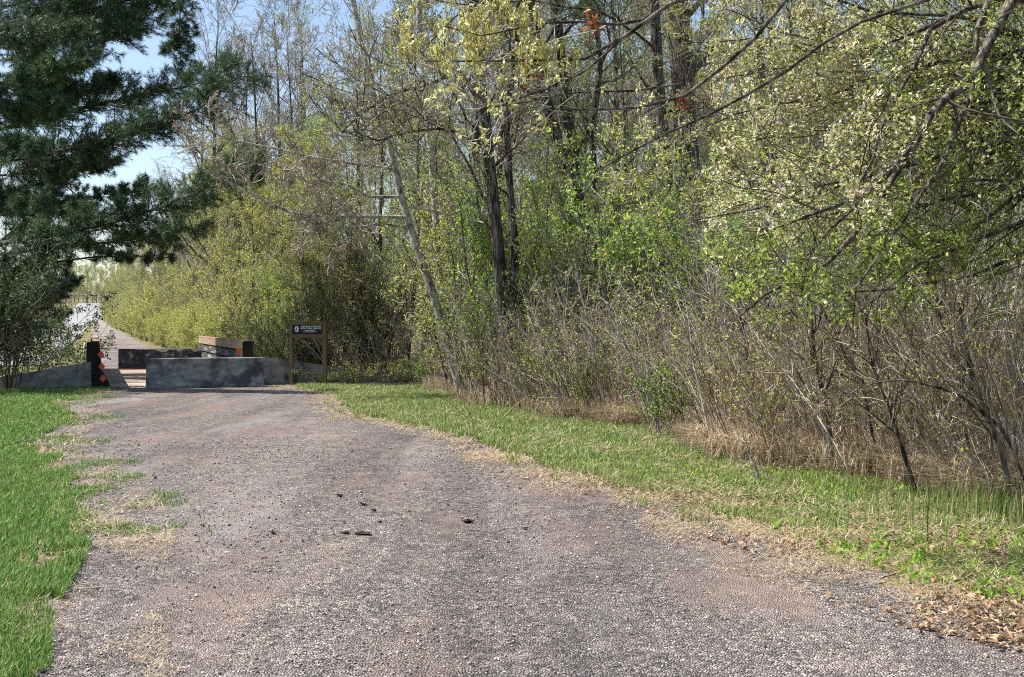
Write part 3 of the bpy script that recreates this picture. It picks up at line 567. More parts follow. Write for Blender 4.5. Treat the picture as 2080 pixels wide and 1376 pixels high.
# ------------------------------------------------------------------ pine
def pine():
    rng = np.random.default_rng(101); D = 37; base = px(-25, 664, D); base[2] = 0
    e = empty('pine_tree', base, 'tall dark white pine with drooping needle boughs left of the bridge', 'tree')
    tb, cb = MB(), MB()
    T = line([base, base+[.15, 0, 6], base+[.1, .1, 12], base+[0, 0, 19]], [.30, .24, .16, .04], 16); tb.tubes(*T, 10)
    
    # traced boughs: (pixel polyline, depths, root radius, foliage spread m, density)
    B = [
     ([(-30, 500), (100, 478), (210, 460), (320, 428), (420, 392), (505, 352)], 36, 30.5, .085, .75, 90),
     ([(-30, 520), (120, 505), (240, 490), (330, 476), (385, 462)], 36, 31.5, .06, .60, 44),
     ([(-10, 560), (90, 535), (200, 520), (300, 520), (350, 512)], 37, 36, .05, .35, 22),
     ([(-30, 520), (60, 445), (130, 375), (190, 310), (232, 275), (300, 262), (360, 250)], 37, 35, .09, .45, 34),
     ([(-30, 330), (80, 318), (200, 290), (320, 262), (420, 215), (490, 155)], 37, 32.5, .085, .95, 75),
     ([(-30, 270), (100, 240), (200, 212), (300, 190), (400, 170), (470, 130)], 38, 36, .08, .75, 60),
     ([(-30, 190), (60, 165), (140, 110), (220, 80), (300, 30), (350, -30)], 37, 35, .07, .75, 60),
     ([(-30, 60), (80, 40), (170, 20), (260, 0), (340, -50)], 37, 35, .07, .8, 60),
     ([(-30, -30), (100, -50), (230, -70), (380, -90)], 37, 34, .07, .8, 40),
     ([(380, -60), (366, 20), (362, 90), (372, 150)], 39, 39, .03, .5, 34),
     ([(-30, 10), (30, 70), (60, 120), (90, 160)], 36, 33, .05, .6, 34),
     ([(-30, 400), (60, 380), (150, 350), (240, 330)], 38, 37.5, .05, .5, 26),
     ([(-30, 600), (50, 590), (110, 585), (150, 575)], 38, 37, .05, .4, 20),
     ([(-30, 700), (40, 690), (90, 670), (120, 640)], 36, 35, .05, .4, 20),
     ([(-30, 100), (60, 95), (130, 60), (200, 60), (270, 50)], 38, 38, .05, .8, 60), ([(-30, 230), (40, 225), (110, 190), (170, 190), (230, 180)], 38, 38, .05, .7, 60),
     ([(-30, 360), (60, 350), (130, 330), (210, 320)], 38, 38, .05, .7, 46), ([(-30, 440), (40, 435), (100, 420), (170, 430)], 38, 38, .05, .6, 40), ([(-30, 20), (30, 10), (100, -10), (200, -20)], 38, 38, .05, .9, 60),
     ([(-30, 640), (30, 620), (80, 615), (120, 600)], 37, 37, .05, .5, 34), ([(130, 375), (160, 400), (230, 400), (300, 380)], 35.8, 35.5, .03, .35, 26)]
    NB = [([(-200, 40), (-60, 70), (60, 90), (170, 70)], 30, 28.5, .05, .55, 40), ([(-200, 150), (-40, 165), (60, 170), (185, 112)], 30, 28, .05, .42, 46),
          ([(-200, 200), (-60, 215), (40, 235), (112, 215)], 30, 28.5, .05, .45, 44), ([(-200, 260), (-60, 280), (30, 300), (80, 300)], 30, 28, .05, .38, 34),
          ([(-200, 360), (-60, 385), (30, 410), (100, 420)], 30, 28, .05, .42, 42), ([(-200, 500), (-80, 530), (0, 555), (70, 545)], 30, 28.5, .05, .36, 30),
          ([(-200, 620), (-80, 640), (-10, 650), (40, 640)], 30, 28.5, .05, .4, 24)]
    tips = []
    for pl, D0, D1, r, sp, dn in B+NB:
        n = len(pl); pts = [px(a, b, D0+(D1-D0)*i/(n-1)) for i, (a, b) in enumerate(pl)]
        P, Rr = line(pts, np.linspace(r, .012, n), 16, rng, .03); tb.tubes(P, Rr, 6)
        Q, q = kids(P, Rr, int(dn*1.9), rng, t=(.12, 1), ang=(35, 70), L0=sp*1.5, K=5, rf=.4, wander=.10, trop=.06, flat=.55, rmin=.006); cb.tubes(Q, q, 4)
        S, s = kids(Q, q, 9, rng, t=(.15, 1), ang=(25, 60), L0=sp*.55, K=3, rf=.5, wander=.1, trop=.05, rmin=.004); cb.tubes(S, s, 3)
        tips.append(np.vstack([S[:, -1], S[:, 1], Q[:, -1]])); dirs = np.vstack([S[:, -1]-S[:, 1], S[:, 1]-S[:, 0], Q[:, -1]-Q[:, -2]])
        tips[-1] = (tips[-1], nz(dirs))
    for p, d in tips:                                          # brush-like tufts of long needles
        k = 22; m = len(p)*k; pp = np.repeat(p, k, 0)+np.repeat(d, k, 0)*rng.uniform(-.09, .03, (m, 1)); dd = nz(np.repeat(d, k, 0)*.8+rng.normal(size=(m, 3))*.72+[0, 0, .05])
        L = rng.uniform(.09, .16, (m, 1)); s_ = nz(np.cross(dd, rng.normal(size=(m, 3))))*.0042; t_ = pp+dd*L
        cb.add(np.stack([pp-s_, pp+s_, t_+s_*.5, t_-s_*.5], 1).reshape(-1, 3), np.arange(m*4).reshape(-1, 4), 1)
    local(tb, base).build('trunk', M['bark'], e, True); local(cb, base).build('crown', [M['twig_dark'], M['needle']], e)
pine()

# ------------------------------------------------------------------ traced trees at the edge of the wood
def tp(pl, D0, D1=None):
    D1 = D0 if D1 is None else D1; n = len(pl); return [px(a, b, D0+(D1-D0)*i/max(n-1, 1)) for i, (a, b) in enumerate(pl)]
def traced(name, label, pl, D, w0, w1, lv, lf, seed, bark='bark', twig='twig', limbs=(), more=(), cat='tree', tilt=0, wob=.04):
    rng = np.random.default_rng(seed); pts = tp(pl, D); base = pts[0].copy(); 
    gy = base[1]; base[2] = gz(gy)+ditch(base[0], base[1]); pts[0] = base-np.array([0, 0, .1])
    px_m = D/F; tr = [line(pts, np.linspace(w0/2*px_m, w1/2*px_m, len(pts)), 20, rng, wob)]
    for pl2, a, b in more: tr.append(line(tp(pl2, D, D+.6), [a/2*px_m, b/2*px_m], 16, rng, wob) if len(pl2) == 2 else line(tp(pl2, D, D+.6), np.linspace(a/2*px_m, b/2*px_m, len(pl2)), 16, rng, wob))
    lb = [line(tp(q, D, D-dd), np.linspace(a/2*px_m, b/2*px_m, len(q)), 12, rng, .05) for q, a, b, dd in limbs]
    # a limb that starts lower: kept on the trunk
    return make_tree(name, label, cat, base, tr, lv, lf, seed, bark, twig, limbs=lb)
TW = dict(wander=.2, K=4)
def lvl(n1, n2, n3, L1=2.2, t0=.25, L2=.5, L3=.5, up=.12):
    return [dict(n=n1, t=(t0, 1), ang=(35, 75), L0=L1, K=7, rf=.32, wander=.20, trop=up, rmin=.013, sides=5),
            dict(n=n2, t=(.15, 1), ang=(25, 65), ls=L2, K=6, rf=.5, wander=.24, trop=up*.5, rmin=.009),
            dict(n=n3, t=(.1, 1), ang=(25, 65), ls=L3, K=4, rf=.6, wander=.25, rmin=.0065),
            dict(n=2, t=(.1, 1), ang=(25, 60), ls=.5, K=3, rf=.7, wander=.2, rmin=.005)]
Lf = lambda m, n, s, lv=4, cl=2: (m, lv, n, (.2, 1), s, .5, cl, .2)
traced('birch_tree', 'leaning pale grey tree with bare boughs reaching left above the sign', [(940, 800), (905, 680), (880, 600), (850, 510), (822, 420), (800, 320), (775, 235), (745, 120), (720, 0), (700, -200)], 26, 19, 9,
       lvl(10, 8, 4, 1.5, .3), [Lf('leaf_rust', 1, .045, 4, 1)], 201, 'bark_grey', 'twig',
       limbs=[([(832, 442), (760, 440), (680, 445), (590, 435), (520, 405), (440, 365), (400, 352)], 9, 3, 1.5), ([(845, 470), (790, 455), (700, 460), (600, 470)], 6, 2, .6), ([(805, 345), (740, 335), (650, 322), (560, 300), (470, 285), (425, 262)], 8, 2, 1.5),
              ([(812, 400), (750, 400), (700, 370), (640, 365)], 8, 2, 1), ([(822, 420), (860, 425), (920, 440), (960, 470)], 5, 2, .5)])
traced('double_trunk_tree', 'dark twin-stemmed tree left of centre with the vine-hung base', [(1040, 830), (1030, 700), (1015, 560), (1002, 430), (988, 300), (975, 150), (960, 0), (950, -250)], 24, 29, 20,
       lvl(20, 9, 5, 2.2, .2), [Lf('leaf_mid', 1, .05, 4, 1)], 202, more=[([(1040, 760), (1045, 500), (1030, 350), (1022, 230), (1040, 100), (1060, -250)], 20, 11)],
       limbs=[([(985, 300), (930, 270), (880, 262), (820, 275), (770, 290), (720, 275)], 8, 3, 1.2), ([(980, 190), (920, 150), (860, 175), (790, 190), (720, 240), (690, 270)], 9, 3, 1)])
traced('forked_tree', 'slimmer left trunk of the paired furrowed trees near the centre', [(1215, 850), (1200, 680), (1185, 560), (1165, 450), (1140, 330), (1110, 220), (1090, 120), (1072, 30), (1050, -250)], 25.5, 32, 24,
       lvl(15, 8, 5, 2.2, .45), [Lf('leaf_fresh', 1, .05, 4, 1)], 203)
traced('forked_tree', 'right trunk of the paired furrowed trees near the centre, pale flank', [(1250, 850), (1215, 650), (1185, 480), (1168, 380), (1152, 260), (1136, 120), (1130, 0), (1120, -250)], 26.5, 32, 26,
       lvl(15, 8, 5, 2.2, .45), [Lf('leaf_mid', 1, .05, 4, 1)], 204)
traced('slender_tree', 'slender dark tree with a high fork between the paired trunks and the thick trunk', [(1230, 820), (1215, 560), (1203, 300), (1208, 200), (1224, 130), (1212, 60), (1200, 0), (1190, -200)], 26, 15, 8,
       lvl(16, 8, 5, 1.8, .4), [Lf('leaf_fresh', 1, .05)], 205, limbs=[([(1222, 130), (1240, 90), (1232, 50), (1215, 15)], 7, 3, .2)])
traced('thick_tree', 'thickest straight furrowed trunk rising right of centre', [(1440, 860), (1425, 650), (1408, 480), (1392, 300), (1380, 160), (1370, 40), (1365, -100), (1360, -350)], 25, 46, 50,
       lvl(11, 8, 5, 2.2, .5), [Lf('leaf_fresh', 1, .05, 4, 1)], 206)
traced('slender_tree', 'dark slim trunk just left of the thickest trunk', [(1385, 850), (1370, 560), (1350, 300), (1335, 100), (1330, 0), (1325, -250)], 28, 26, 20, lvl(18, 8, 6, 2.2, .35), [Lf('leaf_mid', 1, .055)], 207)
traced('pale_sapling', 'thin pale dead-looking trunk left of the twin-stemmed tree', [(905, 800), (890, 560), (880, 420), (868, 300), (858, 200), (848, 80), (845, 0), (842, -200)], 28, 17, 10, lvl(12, 8, 5, 1.6, .3), [Lf('leaf_yellow', 1, .055)], 208, 'bark_grey')
traced('slender_tree', 'dark crooked tree on the slope behind the green shrub', [(1300, 840), (1255, 640), (1225, 520), (1180, 420), (1150, 330), (1100, 200), (1050, 60), (1010, -100)], 30, 16, 8, lvl(18, 8, 6, 2.0, .3), [Lf('leaf_fresh', 2, .055)], 209)
traced('slender_tree', 'dark bent tree among the saplings right of the thickest trunk', [(1470, 870), (1445, 680), (1425, 560), (1400, 420), (1385, 360), (1400, 200), (1430, 60), (1440, -100)], 23, 12, 6, lvl(18, 8, 5, 1.7, .25), [Lf('leaf_mid', 2, .05)], 210)
# bare saplings standing in the brush (pixel traces)
SP = [('grey crooked sapling left of the apple tree branches', [(1480, 865), (1490, 750), (1475, 690), (1440, 600), (1425, 520), (1400, 430)], 15, 9, 4, 'bark_grey'),
      ('dark sapling with a knotted stem under the apple tree', [(1535, 860), (1523, 790), (1520, 690), (1510, 640), (1500, 560)], 15, 10, 4, 'bark'),
      ('dark sapling leaning left beneath the middle of the apple tree', [(1700, 960), (1680, 860), (1665, 770), (1650, 700), (1648, 600)], 12, 14, 6, 'bark'),
      ('dark leaning sapling with long bare whips right of the middle one', [(1790, 900), (1750, 780), (1715, 715), (1690, 660), (1660, 600)], 12.5, 9, 4, 'bark'),
      ('tall thin pale stem standing at the pale grass clump', [(1235, 870), (1218, 780), (1205, 720), (1190, 640), (1170, 560)], 19, 6, 3, 'bark_grey'),
      ('slim grey stem at the edge of the brush left of the green sprig', [(1350, 890), (1310, 790), (1270, 700), (1230, 620)], 16, 6, 3, 'bark_grey'),
      ('dark arching stem at the far right of the brush', [(2120, 960), (2040, 870), (1950, 800), (1850, 775), (1760, 790), (1690, 830)], 9.5, 9, 3, 'bark'),
      ('dark steep stem left of the pale building', [(1990, 900), (1940, 760), (1905, 660), (1890, 600), (1880, 500)], 11, 8, 4, 'bark'),
      ('dark slanting stem at the far right in front of the tall grass', [(2070, 1010), (2030, 900), (1990, 800), (1960, 700), (1950, 600)], 9.5, 12, 5, 'bark'),
      ('black leaning stem rising from the litter at the right', [(1870, 990), (1830, 900), (1800, 820), (1770, 740), (1760, 640)], 10.5, 10, 4, 'bark'),
      ('short broken stick standing in the verge grass', [(1548, 985), (1535, 950), (1518, 915)], 11.3, 8, 5, 'bark_grey')]
for i, (lab, pl, D, a, b_, bk) in enumerate(SP):
    n = 3 if 'broken' in lab else 16
    traced('sapling', lab, pl, D, a, b_, [dict(n=n, t=(.3, 1), ang=(20, 55), L0=.25 if n == 3 else 1.0, K=6, rf=.45, wander=.14, trop=.12, rmin=.0035, sides=4), dict(n=5, t=(.1, 1), ang=(20, 55), ls=.5, K=4, rf=.6, wander=.18, rmin=.0025),
           dict(n=3, t=(.1, 1), ang=(20, 55), ls=.5, K=3, rf=.7, wander=.2, rmin=.002)], [('leaf_mid', 3, 0 if 'broken' in lab else 1, (.3, 1), .02, .5, 1, 0)], 300+i, bk, 'twig_red', wob=.06, cat='sapling')

# ------------------------------------------------------------------ shrubs
def shrub(name, label, base, n_st, H, spread, lean, lf, seed, bark='twig_dark', twig='twig', r0=.02, n1=8, n2=5, n3=3, sc=1, t0=.2, cat='shrub', group=None, L1=.35, up=.1):
    rng = np.random.default_rng(seed); tr = []; base = np.asarray(base, float)
    for i in range(n_st):
        a = rng.uniform(0, 2*math.pi); q = np.array([math.cos(a), math.sin(a), 0])*rng.uniform(0, spread); h = H*rng.uniform(.65, 1.1)
        b0 = base+q*.25-[0, 0, .05]; tr.append(line([b0, b0+q*.35+[lean*h*.4, 0, h*.5], b0+q*1.0+[lean*h, 0, h]], [r0*rng.uniform(.6, 1.2), r0*.6, r0*.2], 9, rng, .10))
    P = np.concatenate([t[0] for t in tr]); Q = np.concatenate([t[1] for t in tr])
    lv = [dict(n=n1, t=(t0, 1), ang=(20, 55), ls=L1, K=5, rf=.5, wander=.16, trop=up, rmin=.005*sc, sides=4), dict(n=n2, t=(.15, 1), ang=(25, 60), ls=.5, K=4, rf=.6, wander=.2, trop=up*.5, rmin=.0035*sc),
          dict(n=n3, t=(.1, 1), ang=(25, 60), ls=.5, K=3, rf=.7, wander=.2, rmin=.003*sc)]
    return make_tree(name, label, cat, base, [(P, Q)], lv, lf, seed+1, bark, twig, group=group, sides=5)
g0 = lambda x, D: np.array([(x-1040)/F*D, D, gz(D)+float(ditch((x-1040)/F*D, D))])
shrub('leafy_shrub', 'dark round-leaved shrub growing over the left wing wall', g0(25, 28.2), 16, 3.1, 2.1, .16, [('leaf_shaded', 3, 2, (.1, 1), .055, .85, 2, .1)], 401, n1=12, n2=5, n3=2, r0=.016)
shrub('leafy_shrub', 'dark round-leaved shrub at the left frame edge beside the pine', g0(-60, 27.0), 16, 3.0, 1.6, .10, [('leaf_shaded', 3, 3, (.1, 1), .055, .85, 2, .1)], 402, n1=12, n2=6, n3=3, r0=.018)
shrub('leafy_shrub', 'taller dark aspen shrub behind the left end of the bridge', g0(60, 31.0), 12, 3.6, 2.2, .12, [('leaf_shaded', 3, 2, (.1, 1), .06, .85, 2, .1), ('leaf_fresh', 3, 1, (.1, 1), .05, .7, 1, .1)], 403, n1=12, n2=5, n3=2, r0=.018)
shrub('willow_shrub', 'dark many-stemmed willow right of the sign, leafy top', g0(748, 33.5), 26, 4.6, 2.1, -.05, [('leaf_mid', 3, 1, (.2, 1), .05, .4, 2, 0), ('leaf_rust', 3, 1, (.2, 1), .04, .5, 1, 0)], 404, n1=11, n2=6, n3=3, r0=.035, bark='bark', twig='twig_dark', t0=.15)
shrub('willow_shrub', 'dark brushy willow behind the sign and the right wing wall', g0(640, 35), 22, 4.0, 2.0, -.05, [('leaf_mid', 3, 1, (.2, 1), .05, .4, 2, 0), ('leaf_rust', 3, 2, (.2, 1), .05, .5, 1, 0)], 405, n1=11, n2=6, n3=3, r0=.028, bark='bark', twig='twig_dark', t0=.15)
shrub('willow_shrub', 'brushy willow behind the right rail of the bridge', g0(545, 38), 20, 4.0, 2.0, -.05, [('leaf_mid', 3, 1, (.2, 1), .05, .5, 2, 0), ('leaf_fresh', 3, 1, (.2, 1), .05, .5, 1, 0)], 406, n1=11, n2=6, n3=3, r0=.025, t0=.15)
for i, (x, y, D, h, lab) in enumerate([(1335, 860, 15.6, .95, 'bright green sprig of shrub at the brush edge, lowest one'), (1175, 790, 18.6, 1.15, 'bright green sprig of shrub left of the lowest one'), (1100, 720, 20.3, 1.7, 'yellow-green young maple in the brown brush at mid picture'),
        (985, 700, 21.8, 2.3, 'leafy green shrub around the base of the twin-stemmed tree'), (1400, 760, 16, 1.3, 'green sprig of shrub above the pale grass'), (800, 770, 30.5, .75, 'low yellow-green bramble at the end of the right wing wall'), (720, 775, 31, .6, 'low dark bramble between the sign and the willow'), (655, 775, 30.6, .45, 'sparse low bramble at the foot of the sign'), (860, 770, 29, .8, 'low bramble where the brush meets the verge beyond the willow')]):
    shrub('green_shrub', lab, g0(x, D), 7 if h > .8 else 16, h, h*.6 if h > .8 else .9, -.05, [(['leaf_fresh', 'leaf_fresh', 'leaf_yellow', 'leaf_fresh', 'leaf_fresh', 'leaf_mid', 'leaf_mid', 'leaf_mid', 'leaf_fresh'][i], 3, 2 if h > .8 else 1, (.1, 1), .036, .55, 1, 0)], 420+i*3, n1=8, n2=4, n3=2, r0=.008, sc=.7, twig='twig_dark')
# prototypes copied through the wood: (name, label, maker)
def proto_tree(seed, H, lf, bark='bark', twig='twig', n=(26, 8, 6), t0=.25, L1=.22, up=.14, r=.13, label='', group='', name='wood_tree', bend=.06):
    rng = np.random.default_rng(seed); z = np.linspace(0, H, 6); b = np.cumsum(rng.normal(size=(6, 2))*bend*H/6, 0); b -= b[0]
    pts = np.column_stack([b, z]); pts[0, 2] = -.3; T = line(pts, [r, r*.85, r*.7, r*.5, r*.3, r*.08], 14, rng, .02)
    lv = [dict(n=n[0], t=(t0, 1), ang=(30, 65), ls=L1, K=6, rf=.4, wander=.14, trop=up, rmin=.010, sides=4), dict(n=n[1], t=(.15, 1), ang=(25, 60), ls=.5, K=5, rf=.5, wander=.17, trop=up*.5, rmin=.0075),
          dict(n=n[2], t=(.1, 1), ang=(25, 60), ls=.5, K=4, rf=.6, wander=.2, rmin=.0065), dict(n=2, t=(.1, 1), ang=(25, 60), ls=.55, K=3, rf=.7, wander=.2, rmin=.006)]
    return make_tree(name, label, 'tree', (0, 0, 0), [T], lv, lf, seed+1, bark, twig, group=group, sides=6)
GA, LA = 'trees of the dense wood behind the brush', 'bare grey tree budding green in the dense wood behind the brush'
GB, LB = 'yellow-green young trees beside the far trail', 'yellow-green young tree in the row beside the far trail'
GC, LC = 'green understorey shrubs in the wood', 'fresh green understorey shrub among the trunks of the wood'
GD, LD = 'tall bare trees behind the pine', 'tall bare tree against the sky behind the pine boughs'
GE, LE = 'far trees where the trail vanishes', 'distant leafing tree where the trail vanishes'
pa = [proto_tree(501, 15, [Lf('leaf_mid', 2, .075, 4, 1)], label=LA, group=GA), proto_tree(503, 13, [Lf('leaf_yellow', 2, .07, 4, 1)], label=LA, group=GA, bark='bark_grey'), proto_tree(505, 16, [Lf('leaf_mid', 2, .07, 3, 1)], label=LA, group=GA, n=(30, 8, 6)), proto_tree(507, 12, [Lf('leaf_fresh', 2, .075, 4, 1)], label=LA, group=GA, t0=.1, r=.09)]
pb = [proto_tree(511, 10, [Lf('leaf_yellow', 2, .085, 4, 2)], label=LB, group=GB, t0=.05, L1=.28, r=.10, n=(34, 8, 5), name='young_tree'), proto_tree(513, 9, [Lf('leaf_yellow', 3, .08, 4, 1), Lf('leaf_mid', 2, .07, 4, 1)], label=LB, group=GB, t0=.05, L1=.30, r=.08, n=(34, 8, 5), name='young_tree'), proto_tree(515, 10.5, [Lf('leaf_mid', 3, .08, 4, 1)], label=LB, group=GB, t0=.08, L1=.26, r=.09, n=(34, 8, 5), name='young_tree')]
pd = [proto_tree(521, 15, [], label=LD, group=GD, t0=.15, L1=.27, r=.16, n=(30, 8, 5), name='bare_tree', up=.2), proto_tree(523, 14, [Lf('leaf_rust', 1, .05, 3, 1)], label=LD, group=GD, t0=.15, L1=.27, r=.14, n=(30, 8, 5), name='bare_tree', up=.2)]
def ps(seed, lf, tw='twig', t0=.2): return shrub('green_shrub', LC, (0, 0, 0), 9, 3.2, 1.2, -.08, lf, seed, n1=10, n2=6, n3=3, r0=.02, twig=tw, group=GC, bark='bark', t0=t0)
pc = [ps(531, [('leaf_fresh', 3, 3, (.1, 1), .058, .55, 1, 0)]), ps(533, [('leaf_mid', 3, 3, (.1, 1), .055, .55, 1, 0)]), ps(535, [('leaf_mid', 3, 1, (.1, 1), .05, .5, 1, 0)]), ps(537, [('leaf_yellow', 3, 4, (.1, 1), .07, .6, 1, 0)], t0=.02), ps(539, [('leaf_mid', 3, 3, (.1, 1), .075, .6, 1, 0)], t0=.02)]
used = set()
for ps_, lk in ((pa, ['dark-barked tree budding green', 'grey-barked tree with yellow buds', 'tall dark tree thinly budding', 'slight tree leafed down to its foot']), (pb, ['bushy yellow-green tree', 'yellow-leafed young tree', 'pale green young tree']),
                (pd, ['tall bare tree', 'tall tree with rusty buds']), (pc, ['fresh green shrub', 'bright green airy shrub', 'thinly leafed shrub', 'yellow-green shrub', 'full pale green shrub'])):
    for o_, l_ in zip(ps_, lk): o_['look'] = l_; o_['label'] = l_+' in the wood'
def where(x, D):
    q = 1040+F*x/D
    for a, t in ((330, 'at the far end of the row'), (420, 'above the far barrier'), (500, 'behind the right bridge rail'), (590, 'between the bridge and the sign'), (690, 'behind the sign'), (790, 'behind the willow'), (880, 'around the leaning pale tree'),
                 (980, 'left of the twin-stemmed tree'), (1080, 'behind the twin-stemmed tree'), (1200, 'behind the paired trunks'), (1310, 'between the paired trunks and the thickest trunk'), (1450, 'behind the thickest trunk'),
                 (1600, 'behind the left side of the apple tree'), (1780, 'behind the middle of the apple tree'), (1930, 'left of the white building'), (9999, 'at the far right edge')):
        if q < a: return t
def plant(protos, i, x, D, sc, rz, label=None, group=None):
    o = plant_(protos, i, x, D, sc, rz, label, group); k = protos[i % len(protos)]['look']; dp = 'front-row' if D < 33 else ('second-row' if D < 48 else ('deeper' if D < 66 else 'farthest'))
    if label is None: o['label'] = '%s %s %s' % (dp, k, where(x, D))
    return o
def plant_(protos, i, x, D, sc, rz, label=None, group=None):
    p = protos[i % len(protos)]; z = float(gz(D)); 
    if p.name not in used and label is None: used.add(p.name); p.location = (x, D, z); p.rotation_euler = (0, 0, rz); p.scale = (sc,)*3; return p
    return dup(p, (x, D, z), rz, sc, label, group)
rw = np.random.default_rng(600)
def pl_mask(x, D):                                             # inside the wood: right of the brush line / right of the far trail
    return x > (xf(np.array([D]))[0]+1.5 if D < 30 else (np.interp(D, [30, 40, 43], [-3.0, -5.5, -.386*43+7])) if D < 43 else -.386*D+7)
pos = []
def try_add(n, D0, D1, pxa, pxb, mind):
    out = []; k = 0
    while len(out) < n and k < n*60:
        k += 1; D = math.sqrt(rw.uniform(D0*D0, D1*D1)); q = rw.uniform(pxa, pxb); x = (q-1040)/F*D
        if not pl_mask(x, D) or any((x-a)**2+(D-b)**2 < mind**2 for a, b in pos): continue
        if 15.5 < x < 26 and 38 < D < 56: continue
        pos.append((x, D)); out.append((x, D))
    return out
for i, (x, D) in enumerate(try_add(46, 30.5, 42, 720, 2300, 1.7)): plant(pa, int(rw.integers(4)), x, D, rw.uniform(.7, 1.1), rw.uniform(0, 6.28))
for i, (x, D) in enumerate(try_add(95, 42, 85, 420, 2300, 2.2)): plant(pa, int(rw.integers(4)), x, D, rw.uniform(.85, 1.2), rw.uniform(0, 6.28))
for i, (x, D) in enumerate(try_add(34, 20, 32, 880, 2300, 1.2)): plant(pc, int(rw.integers(3)), x, D, rw.uniform(.7, 1.35), rw.uniform(-.5, .5))
for i, (x, D) in enumerate(try_add(36, 30, 60, 560, 2300, 1.5)): plant(pc, int(rw.integers(3)), x, D, rw.uniform(.9, 1.6), rw.uniform(-.5, .5))
for i, (a, D, sc_) in enumerate([(1010, 25, 1.6), (1150, 23, 1.5), (1200, 22, 1.3), (1290, 23, 1.5), (1340, 21, 1.2), (1420, 22, 1.4), (1480, 20, 1.3), (1560, 21, 1.4), (1250, 26, 1.6), (1400, 27, 1.6), (940, 27, 1.5), (1500, 25, 1.7), (1100, 27, 1.5)]): plant(pc, i % 3, (a-1040)/F*D, D, sc_, i*1.7)
for i_, p_ in enumerate(pa+pc):                                 # no prototype is left over at the origin
    if p_.name not in used: plant([p_], 0, -.386*(46+2*i_)+6.2 if p_ in pc else 2.0+i_, 46+2*i_, .8, i_)
# row beside the far trail
for D in list(np.arange(45, 100, 2.5))+list(np.arange(100, 300, 7))+list(np.arange(300, 620, 16)):
    for k in range(2 if D < 100 else 1):
        off = rw.uniform(6.6, 8.6)+k*3.2-(1.5 if D > 100 else 0); x = -.386*D+off
        (plant(pd, int(rw.integers(2)), x, D, rw.uniform(.55, .75), rw.uniform(0, 6.28)) if rw.uniform() < .22 and D < 200 else plant(pb, int(rw.integers(3)), x, D+rw.uniform(-1, 1), rw.uniform(.7, 1.1)*(1.0 if D < 60 else 1.15), rw.uniform(0, 6.28)))
for D in list(np.arange(44, 96, 2.2))+list(np.arange(96, 200, 5))+list(np.arange(200, 340, 8)):                                # low shrubs at the trail edge
    for q in range(2): dup(pc[3+int(rw.integers(2))], (-.386*D+rw.uniform(5.4, 6.0)+q*1.6+(1.2 if D < 47 else 0), D+q*2, float(gz(D))), rw.uniform(-.5, .5), (rw.uniform(.55, .95)+q*.4)*(1 if D < 96 else 1.8), 'low %s shrub %s the far trail, %s' % (['yellow-green', 'pale green'][q], ['right at the edge of', 'one step back from'][q], 'past the bridge' if D < 54 else ('farther on' if D < 66 else ('halfway along' if D < 90 else 'at its far end'))), 'low shrubs along the far trail')
for i, (a, D, s) in enumerate([(455, 60, 1.25), (520, 55, 1.2), (560, 62, 1.3), (500, 70, 1.4), (400, 75, 1.2), (610, 58, 1.2), (640, 66, 1.35), (340, 95, 1.05), (700, 60, 1.3)]):
    plant(pd, i, (a-1040)/F*D, D, s, i*1.3)
for i, a in enumerate(range(-20, 262, 9)): D = 1250+(i*67) % 160; dup(pb[i % 3], ((a-1040)/F*D, D, float(gz(D))-3), i, 4.2+(i % 4)*.5, LE, GE)
for i, (D, off) in enumerate([(330, -26), (380, -30), (430, -34), (480, -30), (540, -34), (600, -30), (700, -34), (820, -34), (950, -30)]): dup(pb[i % 3], (-.386*D+off, D, float(gz(D))), i, 1.5, 'leafing tree on the left of the far trail before it vanishes', 'trees on the left of the far trail')
for i, (a, D) in enumerate([(20, 75), (65, 80), (76, 82), (100, 95), (-20, 70), (125, 120), (45, 100)]): dup(pa[1] if i in (1, 2) else pd[i % 2], ((a-1040)/F*D, D, float(gz(D))), i, .8, ['bare tree beyond the road behind the pine', 'pale-barked tree beyond the road behind the pine'][i in (1, 2)], 'trees beyond the road at the left')

